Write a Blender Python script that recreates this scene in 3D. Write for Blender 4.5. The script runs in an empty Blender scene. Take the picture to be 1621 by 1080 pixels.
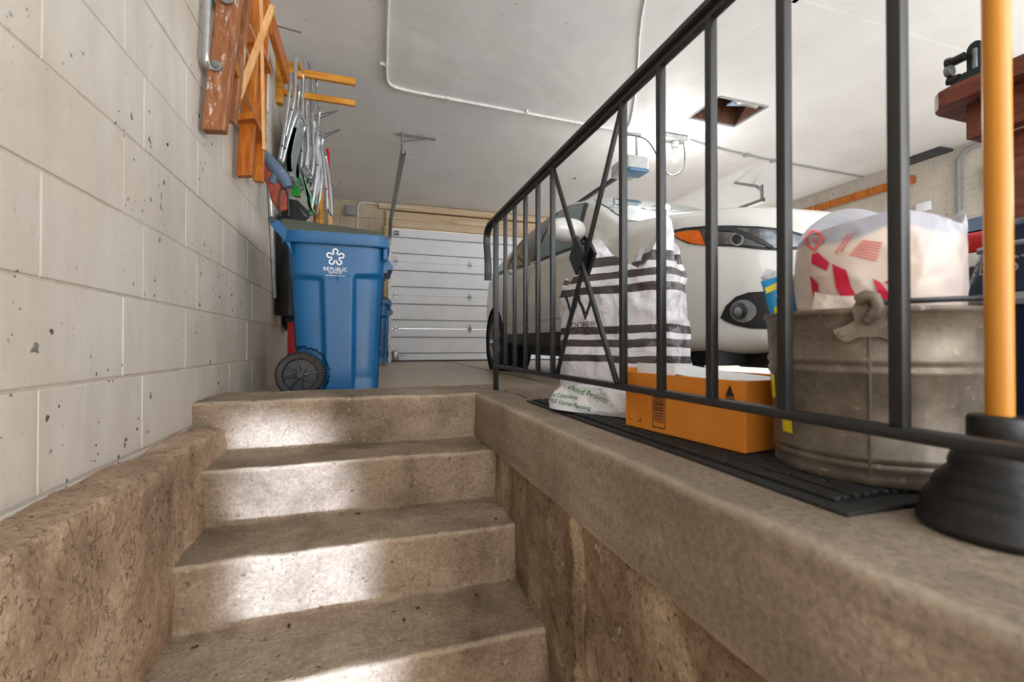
import bpy, bmesh, math, random
from mathutils import Vector, Matrix, noise
from mathutils.bvhtree import BVHTree
random.seed(7)
SC = bpy.context.scene
COL = SC.collection
PI = math.pi

# ------------------------------------------------------------------ camera
FPX = 710.0
YAW = math.radians(17.84)
PITCH = math.atan(6 / 710.0)
CAM = Vector((0, 0, 0.30))
cd = bpy.data.cameras.new('camera')
cam = bpy.data.objects.new('camera', cd)
COL.objects.link(cam)
cam.location = CAM
cam.rotation_euler = (PI / 2 + PITCH, 0, -YAW)
cd.sensor_width = 36
cd.lens = FPX / 1621 * 36
cd.clip_start = 0.02
cd.dof.use_dof = True
cd.dof.focus_distance = 2.3
cd.dof.aperture_fstop = 3.4
SC.camera = cam

# ------------------------------------------------------------------ world, light, exposure
SC.view_settings.view_transform = 'Standard'
SC.view_settings.look = 'None'
SC.view_settings.exposure = 0.10
SC.view_settings.gamma = 1.0
SC.view_settings.use_curve_mapping = False
w = bpy.data.worlds.new('world')
SC.world = w
w.use_nodes = True
w.node_tree.nodes['Background'].inputs[0].default_value = (0.92, 0.965, 1.0, 1)
w.node_tree.nodes['Background'].inputs[1].default_value = 3.0
SC.cycles.diffuse_bounces = 7

def area(name, loc, target, sx, sy, power, col, spread=180):
    # area lamp out of view; the garage ones are added fills
    l = bpy.data.lights.new(name, 'AREA')
    l.shape = 'RECTANGLE'; l.size = sx; l.size_y = sy
    l.energy = power; l.color = col; l.spread = math.radians(spread)
    o = bpy.data.objects.new(name, l); COL.objects.link(o)
    o.location = loc
    o.rotation_euler = (Vector(target) - Vector(loc)).to_track_quat('-Z', 'Y').to_euler()
    return o
# daylight through the basement door at the foot of the stairs (narrow beam onto the risers)
area('basement_door_daylight', (0.70, -1.95, -0.55), (-0.19, 1.585, -0.33), 0.37, 0.90, 4.0, (0.60, 0.73, 1.0), 3)
# warm basement room light behind the camera
area('basement_lamp', (0.55, -1.3, -0.30), (-0.1, 1.6, -0.7), 0.5, 0.5, 36, (1.0, 0.80, 0.63))
# unseen fill lamps added to brighten the garage ceiling and far end
area('side_fill', (7.0, 0.0, 1.0), (3.0, 4.0, 2.4), 2.6, 2.0, 36, (0.95, 0.98, 1.0))
area('far_side_fill', (7.0, 6.2, 1.1), (2.0, 5.5, 2.0), 2.6, 1.2, 50, (0.97, 0.98, 1.0))
area('rear_fill', (3.2, -1.15, 1.0), (2.6, 5, 2.2), 5.5, 1.8, 80, (1.0, 0.99, 0.97))
pl = bpy.data.lights.new('lamp_bulb_light', 'POINT'); pl.energy = 34; pl.color = (1, .97, .92); pl.shadow_soft_size = .06
plo = bpy.data.objects.new('lamp_bulb_light', pl); COL.objects.link(plo); plo.location = (3.50, 4.50, 2.40)

# ------------------------------------------------------------------ helpers
_fw = Vector((math.sin(YAW) * math.cos(PITCH), math.cos(YAW) * math.cos(PITCH), math.sin(PITCH)))
_rt = Vector((math.cos(YAW), -math.sin(YAW), 0))
_up = _rt.cross(_fw)
def ray(u, v):
    return _fw + _rt * ((u - 810.5) / FPX) + _up * ((540 - v) / FPX)
def at(u, v, X=None, Y=None, Z=None):
    d = ray(u, v)
    k = X / d.x if X is not None else (Y / d.y if Y is not None else (Z - CAM.z) / d.z)
    return CAM + d * k

def tag(o, label=None, cat=None, group=None, kind=None):
    if label: o['label'] = label
    if cat: o['category'] = cat
    if group: o['group'] = group
    if kind: o['kind'] = kind
    return o
def empty(name, loc=(0, 0, 0), rz=0, label=None, cat=None, group=None):
    o = bpy.data.objects.new(name, None); COL.objects.link(o)
    o.empty_display_size = 0.1
    o.location = loc; o.rotation_euler = (0, 0, rz)
    return tag(o, label, cat, group)
def copy_tree(o, parent=None):
    c = o.copy(); COL.objects.link(c); c.parent = parent
    for ch in list(o.children): copy_tree(ch, c)
    return c

class MB:
    def __init__(s): s.v = []; s.f = []; s.m = []
    def add(s, vs, fs, mi=0, M=None):
        b = len(s.v)
        for p in vs:
            p = Vector(p)
            s.v.append(M @ p if M else p)
        for f in fs: s.f.append([b + i for i in f]); s.m.append(mi)
        return s
    def box(s, lo, hi, mi=0, M=None, bev=0.0, seg=2):
        bm = bmesh.new()
        bmesh.ops.create_cube(bm, size=1)
        lo = Vector(lo); hi = Vector(hi); c = (lo + hi) / 2; d = hi - lo
        for v in bm.verts: v.co = Vector((v.co.x * d.x, v.co.y * d.y, v.co.z * d.z)) + c
        if bev > 0: bmesh.ops.bevel(bm, geom=bm.edges[:], offset=bev, segments=seg, affect='EDGES', profile=0.5)
        bm.verts.index_update()
        s.add([v.co.copy() for v in bm.verts], [[v.index for v in f.verts] for f in bm.faces], mi, M); bm.free()
        return s
    def tube(s, pts, r, n=10, mi=0, closed=False, caps=True, flat=1.0, M=None):
        pts = [Vector(p) for p in pts]; N = len(pts)
        rs = r if isinstance(r, (list, tuple)) else [r] * N
        if len(rs) != N: rs = [rs[min(len(rs) - 1, round(i * (len(rs) - 1) / max(1, N - 1)))] for i in range(N)]
        vs = []; fs = []; ref = None
        for i, p in enumerate(pts):
            if closed: t = pts[(i + 1) % N] - pts[i - 1]
            else: t = pts[min(i + 1, N - 1)] - pts[max(i - 1, 0)]
            t.normalize()
            if ref is None:
                ref = Vector((0, 0, 1)) if abs(t.z) < 0.9 else Vector((1, 0, 0))
            a = (ref - t * ref.dot(t)).normalized(); b = t.cross(a); ref = a
            for k in range(n):
                th = 2 * PI * k / n
                vs.append(p + a * math.cos(th) * rs[i] + b * math.sin(th) * rs[i] * flat)
        for i in range(N if closed else N - 1):
            j = (i + 1) % N
            for k in range(n):
                k2 = (k + 1) % n
                fs.append([i * n + k, i * n + k2, j * n + k2, j * n + k])
        if caps and not closed:
            fs.append(list(range(n))[::-1]); fs.append([(N - 1) * n + k for k in range(n)])
        return s.add(vs, fs, mi, M)
    def lathe(s, prof, c=(0, 0, 0), n=48, mi=0, M=None, a0=0, a1=2 * PI):
        c = Vector(c); vs = []; fs = []; full = abs(a1 - a0 - 2 * PI) < 1e-6
        m = n if full else n + 1
        for (r, z) in prof:
            for k in range(m):
                th = a0 + (a1 - a0) * k / n
                vs.append(c + Vector((r * math.cos(th), r * math.sin(th), z)))
        for i in range(len(prof) - 1):
            for k in range(n):
                k2 = (k + 1) % m
                fs.append([i * m + k, i * m + k2, (i + 1) * m + k2, (i + 1) * m + k])
        return s.add(vs, fs, mi, M)
    def prism(s, poly, off, mi=0, M=None):
        n = len(poly); off = Vector(off)
        vs = [Vector(p) for p in poly] + [Vector(p) + off for p in poly]
        fs = [list(range(n)), list(range(2 * n - 1, n - 1, -1))] + [[i, (i + 1) % n, n + (i + 1) % n, n + i] for i in range(n)]
        return s.add(vs, fs, mi, M)
    def grid(s, fn, nu, nv, mi=0, wrap=False, M=None):
        vs = []; fs = []
        for j in range(nv + 1):
            for i in range(nu if wrap else nu + 1):
                vs.append(Vector(fn(i / nu, j / nv)))
        W = nu if wrap else nu + 1
        for j in range(nv):
            for i in range(nu):
                i2 = (i + 1) % W
                fs.append([j * W + i, j * W + i2, (j + 1) * W + i2, (j + 1) * W + i])
        return s.add(vs, fs, mi, M)
    def build(s, name, mats, parent=None, smooth=True, angle=35, recalc=True, disp=None):
        me = bpy.data.meshes.new(name)
        bm = bmesh.new()
        bv = [bm.verts.new(p) for p in s.v]
        for f, mi in zip(s.f, s.m):
            try:
                bf = bm.faces.new([bv[i] for i in f]); bf.material_index = mi
            except ValueError: pass
        bmesh.ops.remove_doubles(bm, verts=bm.verts, dist=1e-6)
        if disp:
            for v in bm.verts: v.co = disp(v.co)
        if recalc: bmesh.ops.recalc_face_normals(bm, faces=bm.faces)
        if smooth:
            for f in bm.faces: f.smooth = True
            ca = math.radians(angle)
            for e in bm.edges:
                if len(e.link_faces) == 2 and e.calc_face_angle(0) > ca: e.smooth = False
        bm.to_mesh(me); bm.free()
        for m in (mats if isinstance(mats, (list, tuple)) else [mats]): me.materials.append(m)
        o = bpy.data.objects.new(name, me); COL.objects.link(o)
        if parent: o.parent = parent
        return o

def box_obj(name, lo, hi, mat, parent=None, bev=0.0, M=None):
    return MB().box(lo, hi, bev=bev, M=M).build(name, mat, parent)

def fbm(p, o=4):
    return noise.fractal(p, 1.0, 2.0, o)

def smooth_poly(pts, it=2):
    pts = [Vector(p) for p in pts]
    for _ in range(it):
        q = [pts[0]]
        for a, b in zip(pts[:-1], pts[1:]):
            q += [a * .75 + b * .25, a * .25 + b * .75]
        q.append(pts[-1]); pts = q
    return pts

def bvh_of(*objs):
    vs = []; fs = []
    for o in objs:
        b = len(vs); M = o.matrix_basis
        p = o.parent
        while p: M = p.matrix_basis @ M; p = p.parent
        vs += [M @ v.co for v in o.data.vertices]
        fs += [[b + i for i in f.vertices] for f in o.data.polygons]
    return BVHTree.FromPolygons(vs, fs)

def text_geo(body, size, shear=0.0):
    c = bpy.data.curves.new('t', 'FONT'); c.body = body; c.size = size; c.resolution_u = 4
    c.align_x = 'CENTER'; c.align_y = 'CENTER'; c.shear = shear
    o = bpy.data.objects.new('t', c); COL.objects.link(o)
    dg = bpy.context.evaluated_depsgraph_get()
    me = bpy.data.meshes.new_from_object(o.evaluated_get(dg))
    vs = [v.co.copy() for v in me.vertices]; fs = [list(p.vertices) for p in me.polygons]
    bpy.data.objects.remove(o); bpy.data.meshes.remove(me); bpy.data.curves.remove(c)
    return vs, fs

def subdiv_geo(vs, fs, maxlen):
    bm = bmesh.new()
    bv = [bm.verts.new(v) for v in vs]
    for f in fs:
        try: bm.faces.new([bv[i] for i in f])
        except ValueError: pass
    bmesh.ops.triangulate(bm, faces=bm.faces)
    for _ in range(5):
        es = [e for e in bm.edges if e.calc_length() > maxlen]
        if not es: break
        bmesh.ops.subdivide_edges(bm, edges=es, cuts=1)
        bmesh.ops.triangulate(bm, faces=bm.faces)
    bm.verts.index_update()
    r = [v.co.copy() for v in bm.verts], [[v.index for v in f.verts] for f in bm.faces]
    bm.free(); return r

def decal(name, geo, org, xd, yd, mat, parent=None, bvh=None, off=0.0015, thick=0.0, maxlen=0.03):
    """lay flat 2-D artwork on a surface: org + x*xd + y*yd, dropped on the surface along -(xd x yd)"""
    vs, fs = geo
    org = Vector(org); xd = Vector(xd).normalized(); yd = Vector(yd).normalized(); n = xd.cross(yd).normalized()
    if bvh: vs, fs = subdiv_geo(vs, fs, maxlen)
    out = []; miss = set()
    for i, v in enumerate(vs):
        p = org + xd * v[0] + yd * v[1]
        if bvh:
            h = bvh.ray_cast(p + n * 0.25, -n)
            if h[0] is not None and (h[0] - p).length < 0.4: p = h[0]
            else: miss.add(i)
        out.append(p + n * off)
    fs = [f for f in fs if not any(i in miss for i in f)]
    mb = MB(); mb.add(out, fs)
    o = mb.build(name, mat, None, smooth=True, recalc=False)
    if parent:
        M = parent.matrix_basis.inverted()
        pp = parent.parent
        if pp: M = M @ pp.matrix_basis.inverted()
        for v in o.data.vertices: v.co = M @ v.co
        o.parent = parent
    return o

def px_patch(name, polys, bvh, mat, off=0.004, step=4.0, thick=0.0):
    """polygon drawn in the photograph -> real patch lying on the surface it belongs to"""
    vs = []; fs = []
    for poly in polys:
        b = len(vs); vs += [Vector((x, y, 0)) for x, y in poly]; fs.append(list(range(b, len(vs))))
    vs, fs = subdiv_geo(vs, fs, step)
    out = []
    last = None
    for v in vs:
        h = bvh.ray_cast(CAM, ray(v.x, v.y).normalized())
        if h[0] is None:
            q = CAM + ray(v.x, v.y).normalized() * ((last[0] - CAM).length if last else 1.1)
            h = bvh.find_nearest(q)
        last = h
        nn = h[1]
        if nn.dot(ray(v.x, v.y)) > 0: nn = -nn
        out.append(h[0] + nn * off)
    return MB().add(out, fs).build(name, mat, None, recalc=False)

def words(geo, gap):
    """split a line of lettering into its words"""
    vs, fs = geo
    fx = sorted((min(vs[i].x for i in f), max(vs[i].x for i in f), f) for f in fs)
    out = []; cur = []; hi = None
    for a, b, f in fx:
        if hi is not None and a - hi > gap: out.append((vs, cur)); cur = []
        cur.append(f); hi = b if hi is None else max(hi, b)
    out.append((vs, cur))
    res = []
    for v_, f_ in out:
        ids = sorted({i for f in f_ for i in f}); m = {i: k for k, i in enumerate(ids)}
        res.append(([v_[i] for i in ids], [[m[i] for i in f] for f in f_]))
    return res

def ell(cx, cy, rx, ry, n=28, a=0):
    return [(cx + rx * math.cos(t) * math.cos(a) - ry * math.sin(t) * math.sin(a), cy + rx * math.cos(t) * math.sin(a) + ry * math.sin(t) * math.cos(a)) for t in [2 * PI * k / n for k in range(n)]]

# ------------------------------------------------------------------ materials
def srgb(h):
    h = h.lstrip('#'); c = [int(h[i:i + 2], 16) / 255 for i in (0, 2, 4)]
    return tuple((x / 12.92 if x <= 0.04045 else ((x + 0.055) / 1.055) ** 2.4) for x in c) + (1,)
class NT:
    def __init__(s, name):
        s.mat = bpy.data.materials.new(name); s.mat.use_nodes = True
        s.t = s.mat.node_tree; s.N = s.t.nodes; s.L = s.t.links
        s.b = s.N['Principled BSDF']
        s.co = s.N.new('ShaderNodeTexCoord').outputs['Object']
    def link(s, a, b): s.L.new(a, b)
    def mapping(s, scale=(1, 1, 1), rot=(0, 0, 0), loc=(0, 0, 0)):
        m = s.N.new('ShaderNodeMapping'); s.link(s.co, m.inputs[0])
        m.inputs['Scale'].default_value = scale; m.inputs['Rotation'].default_value = rot; m.inputs['Location'].default_value = loc
        return m.outputs[0]
    def noise(s, scale, detail=4, rough=.55, vec=None, dist=0):
        n = s.N.new('ShaderNodeTexNoise'); n.inputs['Scale'].default_value = scale; n.inputs['Detail'].default_value = detail
        n.inputs['Roughness'].default_value = rough; n.inputs['Distortion'].default_value = dist
        s.link(vec or s.co, n.inputs['Vector']); return n.outputs['Fac']
    def ramp(s, f, stops):
        r = s.N.new('ShaderNodeValToRGB'); s.link(f, r.inputs[0]); e = r.color_ramp.elements
        while len(e) < len(stops): e.new(0.5)
        for k, (p, c) in enumerate(stops):
            e[k].position = p
            e[k].color = c if isinstance(c, tuple) else (c, c, c, 1)
        return r.outputs[0]
    def mix(s, fac, a, b, mode='MIX'):
        m = s.N.new('ShaderNodeMix'); m.data_type = 'RGBA'; m.blend_type = mode
        for val, inp in ((fac, m.inputs[0]), (a, m.inputs[6]), (b, m.inputs[7])):
            if isinstance(val, (int, float)): inp.default_value = val
            elif isinstance(val, tuple): inp.default_value = val
            else: s.link(val, inp)
        return m.outputs[2]
    def math(s, op, a, b=0.0, c=None):
        m = s.N.new('ShaderNodeMath'); m.operation = op
        for val, inp in ((a, m.inputs[0]), (b, m.inputs[1])):
            if isinstance(val, (int, float)): inp.default_value = val
            else: s.link(val, inp)
        return m.outputs[0]
    def sep(s, vec=None):
        m = s.N.new('ShaderNodeSeparateXYZ'); s.link(vec or s.co, m.inputs[0]); return m.outputs
    def bump(s, h, strength=.3, dist=.01):
        b = s.N.new('ShaderNodeBump'); b.inputs['Strength'].default_value = strength; b.inputs['Distance'].default_value = dist
        s.link(h, b.inputs['Height'])
        if s.b.inputs['Normal'].is_linked: s.link(s.b.inputs['Normal'].links[0].from_socket, b.inputs['Normal'])
        s.link(b.outputs[0], s.b.inputs['Normal'])
    def col(s, c):
        if isinstance(c, tuple): s.b.inputs['Base Color'].default_value = c
        else: s.link(c, s.b.inputs['Base Color'])
    def set(s, rough=.5, metal=0, spec=.5, **k):
        s.b.inputs['Roughness'].default_value = rough; s.b.inputs['Metallic'].default_value = metal
        s.b.inputs['Specular IOR Level'].default_value = spec
        for kk, v in k.items(): s.b.inputs[kk].default_value = v
        return s.mat

def m_plain(name, hexc, rough=.5, metal=0, var=.08, scale=20, bump=0, spec=.5, **k):
    n = NT(name); c = srgb(hexc)
    d = tuple(x * (1 - var * 2) for x in c[:3]) + (1,)
    l = tuple(min(1, x * (1 + var)) for x in c[:3]) + (1,)
    f = n.noise(scale)
    n.col(n.ramp(f, [(.3, d), (.7, l)]))
    if bump: n.bump(n.noise(scale * 6), bump, .004)
    return n.set(rough, metal, spec, **k)

def m_concrete(name, a, b, c, scale=3, spots=.5, bump=.35, rough=.85, streak=None, pit=.5):
    n = NT(name)
    big = n.noise(scale, 6, .62, dist=.4)
    col = n.ramp(big, [(.30, srgb(a)), (.5, srgb(b)), (.72, srgb(c))])
    if streak:
        st = n.noise(1.0, 5, .6, vec=n.mapping(streak))
        col = n.mix(n.ramp(st, [(.42, 0.0), (.6, .55)]), col, srgb(a))
    fine = n.noise(90, 3, .7)
    col = n.mix(.6, col, n.ramp(fine, [(.25, .22), (.75, .78)]), 'OVERLAY')
    mid = n.noise(11, 6, .75, dist=.6)
    col = n.mix(n.ramp(mid, [(.50, 0.0), (.68, .45)]), col, srgb(a))
    geo = n.N.new('ShaderNodeNewGeometry')
    col = n.mix(n.ramp(geo.outputs['Pointiness'], [(.515, 0.0), (.58, .55)]), col, srgb('#cdbfa9'))
    sp = n.noise(38, 2, .6)
    col = n.mix(n.ramp(sp, [(.66, 0.0), (.72, spots)]), col, srgb('#3a2f26'))
    lp = n.noise(47, 2, .5, vec=n.mapping(loc=(3, 7, 1)))
    col = n.mix(n.ramp(lp, [(.70, 0.0), (.75, spots * .6)]), col, srgb('#cfc5b6'))
    n.col(col)
    n.bump(n.noise(14, 8, .7), bump, .02)
    n.bump(n.noise(160, 3, .7), bump * .5, .003)
    if pit: n.bump(n.ramp(n.noise(55, 2), [(.32, 0.0), (.40, 1.0)]), pit, .006)
    return n.set(rough, 0, .25)

M = {}
M['conc'] = m_concrete('stair_concrete', '#675847', '#8f7e6b', '#ab9b87', 2.4, .6, .5)
M['conc_left'] = m_concrete('ledge_concrete', '#866f5b', '#a78e75', '#c6af95', 3.6, .7, .8, pit=.9)
M['conc_rough'] = m_concrete('rough_wall_concrete', '#6b5743', '#a28d74', '#cbb79b', 3.6, .9, 1.0, streak=(3, 7, 1.6), pit=1.0)
M['conc_beam'] = m_concrete('beam_concrete', '#786a5b', '#948574', '#a99a88', 2.2, .25, .2, streak=(6, 1.2, 14), pit=.2)
M['floor'] = m_concrete('garage_floor_concrete', '#77675a', '#8d7c6c', '#a19081', 1.3, .25, .08, rough=.38, pit=0)

def m_block(name, base='#c9c3bb', warm='#bcb2a4'):
    n = NT(name)
    z = n.sep()[2]
    c = n.ramp(n.noise(1.7, 5, .6), [(.3, srgb(warm)), (.62, srgb(base))])
    c = n.mix(n.ramp(n.noise(5, 5, .7, vec=n.mapping((1, 1, .25))), [(.45, 0.0), (.72, .42)]), c, srgb('#9d9285'))
    # small dark pinholes and chips
    sp = n.noise(34, 1.5, .5)
    mask = n.ramp(n.noise(2.3, 3), [(.45, 0.0), (.58, 1.0)])
    f = n.math('MULTIPLY', n.ramp(sp, [(.70, 0.0), (.72, .95)]), mask)
    c = n.mix(f, c, srgb('#2c2823'))
    sp2 = n.noise(190, 1.5, .5)
    c = n.mix(n.ramp(sp2, [(.70, 0.0), (.74, .55)]), c, srgb('#6b6258'))
    n.col(c)
    n.bump(n.noise(70, 5, .7), .25, .006)
    n.bump(n.noise(9, 4, .6), .15, .01)
    return n.set(.7, 0, .3)
M['block'] = m_block('painted_block')
M['block_raw'] = m_block('cream_block', '#cdbfa8', '#ab9a82')
M['mortar'] = m_plain('painted_mortar', '#b9b0a4', .8, bump=.4)
M['ceil'] = None
n = NT('painted_ceiling')
c = n.ramp(n.noise(1.2, 4), [(.3, srgb('#d9d9da')), (.7, srgb('#e6e6e6'))])
c = n.mix(n.ramp(n.noise(14, 2), [(.74, 0.0), (.77, .5)]), c, srgb('#8d8b88'))
n.col(c); n.bump(n.noise(1.6, 3), .5, .05); n.bump(n.noise(60, 4), .12, .004)
M['ceil'] = n.set(.55, 0, .35)
M['doorwhite'] = m_plain('door_white', '#e4e6ea', .45, var=.03, scale=4)
M['groove_shade'] = m_plain('groove_shade_strip', '#8b8e93', .6)
def m_wood(name, a, b, c, axis=(1, 1, .12), rough=.5, sc=30, white=0):
    n = NT(name)
    f = n.noise(sc, 6, .65, vec=n.mapping(axis), dist=1.2)
    col = n.ramp(f, [(.28, srgb(a)), (.5, srgb(b)), (.72, srgb(c))])
    if white:
        col = n.mix(n.ramp(n.noise(9, 6, .8, vec=n.mapping((2, 2, .5))), [(.56, 0.0), (.63, white)]), col, srgb('#d8cfc6'))
    n.col(col); n.bump(f, .3, .004)
    return n.set(rough, 0, .35)
M['wood_dark'] = m_wood('weathered_redwood', '#633a22', '#8a5634' , '#a67650', white=.8)
M['wood_orange'] = m_wood('varnished_orange_wood', '#84400f', '#b0621f', '#cb8236', rough=.35)
M['wood_light'] = m_wood('light_pine', '#c08a50', '#dba870', '#ecc698')
M['wood_arm'] = m_wood('amber_lumber', '#b06c18', '#cf8c2a', '#dda04a', axis=(.12, 1, 1))
M['wood_bench'] = m_wood('bench_walnut_wood', '#4a2618', '#744030', '#8f5740', axis=(1, .12, 1), rough=.4)
M['wood_beam'] = m_wood('unpainted_header_lumber', '#b49878', '#cdb596', '#dccab0', axis=(.06, 1, 1), rough=.8, sc=16)
M['iron'] = m_plain('black_painted_iron', '#161617', .40, .0, var=.2, scale=40, bump=.15, spec=.6)
M['black'] = m_plain('black_plastic', '#17181a', .4, var=.2)
M['rubber'] = m_plain('black_rubber', '#191716', .42, var=.35, scale=12, bump=.2)
M['rubber_mat'] = m_plain('rubber_mat', '#22211f', .6, var=.25, scale=60, bump=.5)
M['binblue'] = m_plain('blue_bin_plastic', '#0b598c', .36, var=.06, scale=5, bump=.05, spec=.5)
M['lid'] = m_plain('grey_green_lid_plastic', '#4a5048', .45, var=.08, scale=8)
M['darkgrey'] = m_plain('dark_grey_plastic', '#303236', .45)
M['grey'] = m_plain('grey_plastic', '#8b8d90', .45)
M['white'] = m_plain('white_print', '#e9ecef', .5, var=.02)
M['steel'] = m_plain('galvanised_steel', '#9a9c9c', .35, .85, var=.15, scale=25)
M['alu'] = m_plain('aluminium_tube', '#c9cdd0', .28, .8, var=.08)
M['carwhite'] = m_plain('pearl_white_paint', '#d6d5d0', .16, var=.01, scale=2, **{'Coat Weight': .6, 'Coat Roughness': .04})
M['glass_dark'] = m_plain('tinted_glass', '#27383a', .05, .0, var=.1, scale=2, spec=.9)
M['glass_green'] = m_plain('green_tinted_glass', '#5f7f80', .05, .0, var=.1, scale=2, spec=.9)
M['chrome'] = m_plain('chrome', '#d5d7d8', .12, 1.0, var=.03)
M['amber'] = m_plain('amber_lens', '#e46a10', .2, var=.1, spec=.8)
M['red_lens'] = m_plain('red_lens', '#c23428', .2, spec=.8)
M['lamp_inner'] = m_plain('lamp_reflector', '#74777a', .12, .8, var=.35, scale=14)
M['tyre'] = m_plain('tyre_rubber', '#1b1c1e', .7, bump=.2)
M['rim'] = m_plain('alloy_rim', '#9fa2a6', .3, .7)
M['card'] = None
n = NT('orange_brown_cardboard')
n.col(n.ramp(n.noise(7, 5), [(.3, srgb('#d0781f')), (.7, srgb('#e08d33'))])); n.bump(n.noise(60, 4), .1, .003)
M['card'] = n.set(.6, 0, .3)
M['ink'] = m_plain('black_ink', '#1d1714', .6)
M['ink_green'] = m_plain('green_ink', '#2f7a3a', .5)
M['ink_red'] = m_plain('red_ink', '#c8123c', .4)
M['ink_pale'] = m_plain('pale_red_ink', '#d9615d', .5)
M['label_yellow'] = m_plain('yellow_label', '#e6d21a', .5)
M['handle_y'] = None
n = NT('amber_varnished_handle')
n.col(n.ramp(n.noise(10, 4, vec=n.mapping((1, 1, .15))), [(.3, srgb('#c97f1a')), (.7, srgb('#d9942e'))]))
M['handle_y'] = n.set(.3, 0, .5)
# galvanised, rust-stained bucket
n = NT('weathered_galvanised_bucket')
c = n.ramp(n.noise(9, 6, .7), [(.3, srgb('#4d443a')), (.5, srgb('#6e6356')), (.7, srgb('#8c8171'))])
c = n.mix(n.ramp(n.noise(60, 4, .7), [(.6, 0.0), (.72, .5)]), c, srgb('#bdb5a8'))
n.col(c); n.bump(n.noise(35, 5), .2, .004)
M['galv'] = n.set(.45, .3, .4)
M['greenpl'] = m_plain('green_plastic', '#158a2c', .4)
M['slate'] = m_plain('slate_blue_fabric', '#5d6f86', .8, bump=.3)
M['redfab'] = m_plain('rust_red_fabric', '#a8503c', .8, var=.2, bump=.4)
M['redpl'] = m_plain('red_plastic', '#c61f25', .35)
M['web_grey'] = m_plain('grey_webbing', '#8c9498', .7, var=.2, scale=40)
M['web_green'] = m_plain('green_white_webbing', '#7fb89c', .7, var=.25, scale=30)
M['web_white'] = m_plain('white_webbing', '#dfe3e6', .6, var=.1, scale=30)
M['navy'] = m_plain('navy_plastic', '#16233f', .3, var=.12, scale=4)
M['ycable'] = m_plain('white_cable', '#e6e6e2', .5)
M['sensor'] = m_plain('opener_grey', '#b9bbba', .4)
M['bluelens'] = m_plain('blue_opener_cover', '#54789c', .35)
M['bulb'] = m_plain('white_lamp_bulb', '#f2f2ee', .25)
M['rust'] = m_plain('rusty_attic_wood', '#6d4836', .8, var=.3)
M['teal'] = m_plain('teal_vise_paint', '#1c2b2e', .35, .3)
def m_emit(name, col, s):
    n = NT(name); n.col(srgb(col)); n.b.inputs['Emission Color'].default_value = srgb(col); n.b.inputs['Emission Strength'].default_value = s
    return n.mat
M['led_green'] = m_emit('green_led', '#37e04a', 4)
M['led_amber'] = m_emit('amber_led', '#ffb050', 4)
def m_plastic_bag(name, base, alpha_t=.25, stripes=None):
    n = NT(name); c = srgb(base)
    col = n.ramp(n.noise(6, 4), [(.3, tuple(x * .86 for x in c[:3]) + (1,)), (.7, c)])
    if stripes:
        z = n.sep()[2]
        wob = n.math('MULTIPLY', n.math('SUBTRACT', n.noise(7, 2), .5), .018)
        zz = n.math('ADD', z, wob)
        tot = None
        for lo, hi in stripes:
            a = n.math('GREATER_THAN', zz, lo); b = n.math('LESS_THAN', zz, hi); f = n.math('MULTIPLY', a, b)
            tot = f if tot is None else n.math('MAXIMUM', tot, f)
        col = n.mix(tot, col, srgb('#3a322f'))
    n.col(col)
    n.bump(n.noise(13, 5, .6, dist=1.5), .5, .02)
    n.set(.28, 0, .6, **{'Coat Weight': .3})
    try: n.b.inputs['Transmission Weight'].default_value = 0
    except Exception: pass
    return n.mat
M['bag_white'] = m_plastic_bag('white_film', '#e9e9ec')
M['bag_striped'] = m_plastic_bag('striped_white_film', '#dedbe0', stripes=[(.580, .615), (.530, .556), (.480, .508), (.338, .366), (.291, .318), (.238, .262)])
n = NT('cream_and_cloudy_film')
c = n.ramp(n.noise(4.5, 3, dist=.8), [(.38, srgb('#bfb0aa')), (.6, srgb('#d8c6b8'))])
zz = n.math('ADD', n.sep()[2], n.math('MULTIPLY', n.math('SUBTRACT', n.noise(3.5, 2), .5), .16))
c = n.mix(n.ramp(zz, [(.468, 0.0), (.476, 1.0)]), c, srgb('#a3a2aa'))
n.col(c); n.bump(n.noise(8, 3, .5, dist=1.0), .45, .02)
M['bag_cream'] = n.set(.38, 0, .5, **{'Coat Weight': .15})
M['bag_cloudy'] = m_plastic_bag('cloudy_film', '#cfccca')

# ================================================================== THE SETTING
def rough_disp(amp, f=9, amp2=0.0, f2=40):
    def d(p):
        q = Vector(p)
        return q + noise.noise_vector(q * f) * amp + noise.noise_vector(q * f2) * amp2
    return d
def dense(poly, step):
    out = []
    for a, b in zip(poly[:-1], poly[1:]):
        a = Vector(a); b = Vector(b); n = max(1, int((b - a).length / step))
        out += [a.lerp(b, k / n) for k in range(n)]
    out.append(Vector(poly[-1])); return out
def round_corner(poly, r):
    """round each inner corner of a 2-D polyline"""
    out = [Vector(poly[0])]
    for i in range(1, len(poly) - 1):
        p = Vector(poly[i]); a = (Vector(poly[i - 1]) - p).normalized(); b = (Vector(poly[i + 1]) - p).normalized()
        rr = r[i] if isinstance(r, (list, tuple)) else r
        for t in (0, .33, .66, 1):
            out.append((p + a * rr) * (1 - t) ** 2 + p * 2 * t * (1 - t) + (p + b * rr) * t * t)
    out.append(Vector(poly[-1])); return out
def sweep(name, poly, axis, a0, a1, step, mat, disp, kind='structure'):
    P = poly; n = max(2, int((a1 - a0) / step))
    vs = []; fs = []
    for k in range(n + 1):
        t = a0 + (a1 - a0) * k / n
        for p in P:
            vs.append(Vector((t, p[0], p[1])) if axis == 'X' else Vector((p[0], t, p[1])))
    L = len(P)
    for k in range(n):
        for i in range(L - 1):
            fs.append([k * L + i, k * L + i + 1, (k + 1) * L + i + 1, (k + 1) * L + i])
    mb = MB().add(vs, fs)
    o = mb.build(name, mat, None, angle=50, disp=disp)
    return tag(o, kind=kind)

WX = -0.688          # left wall plane
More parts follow.
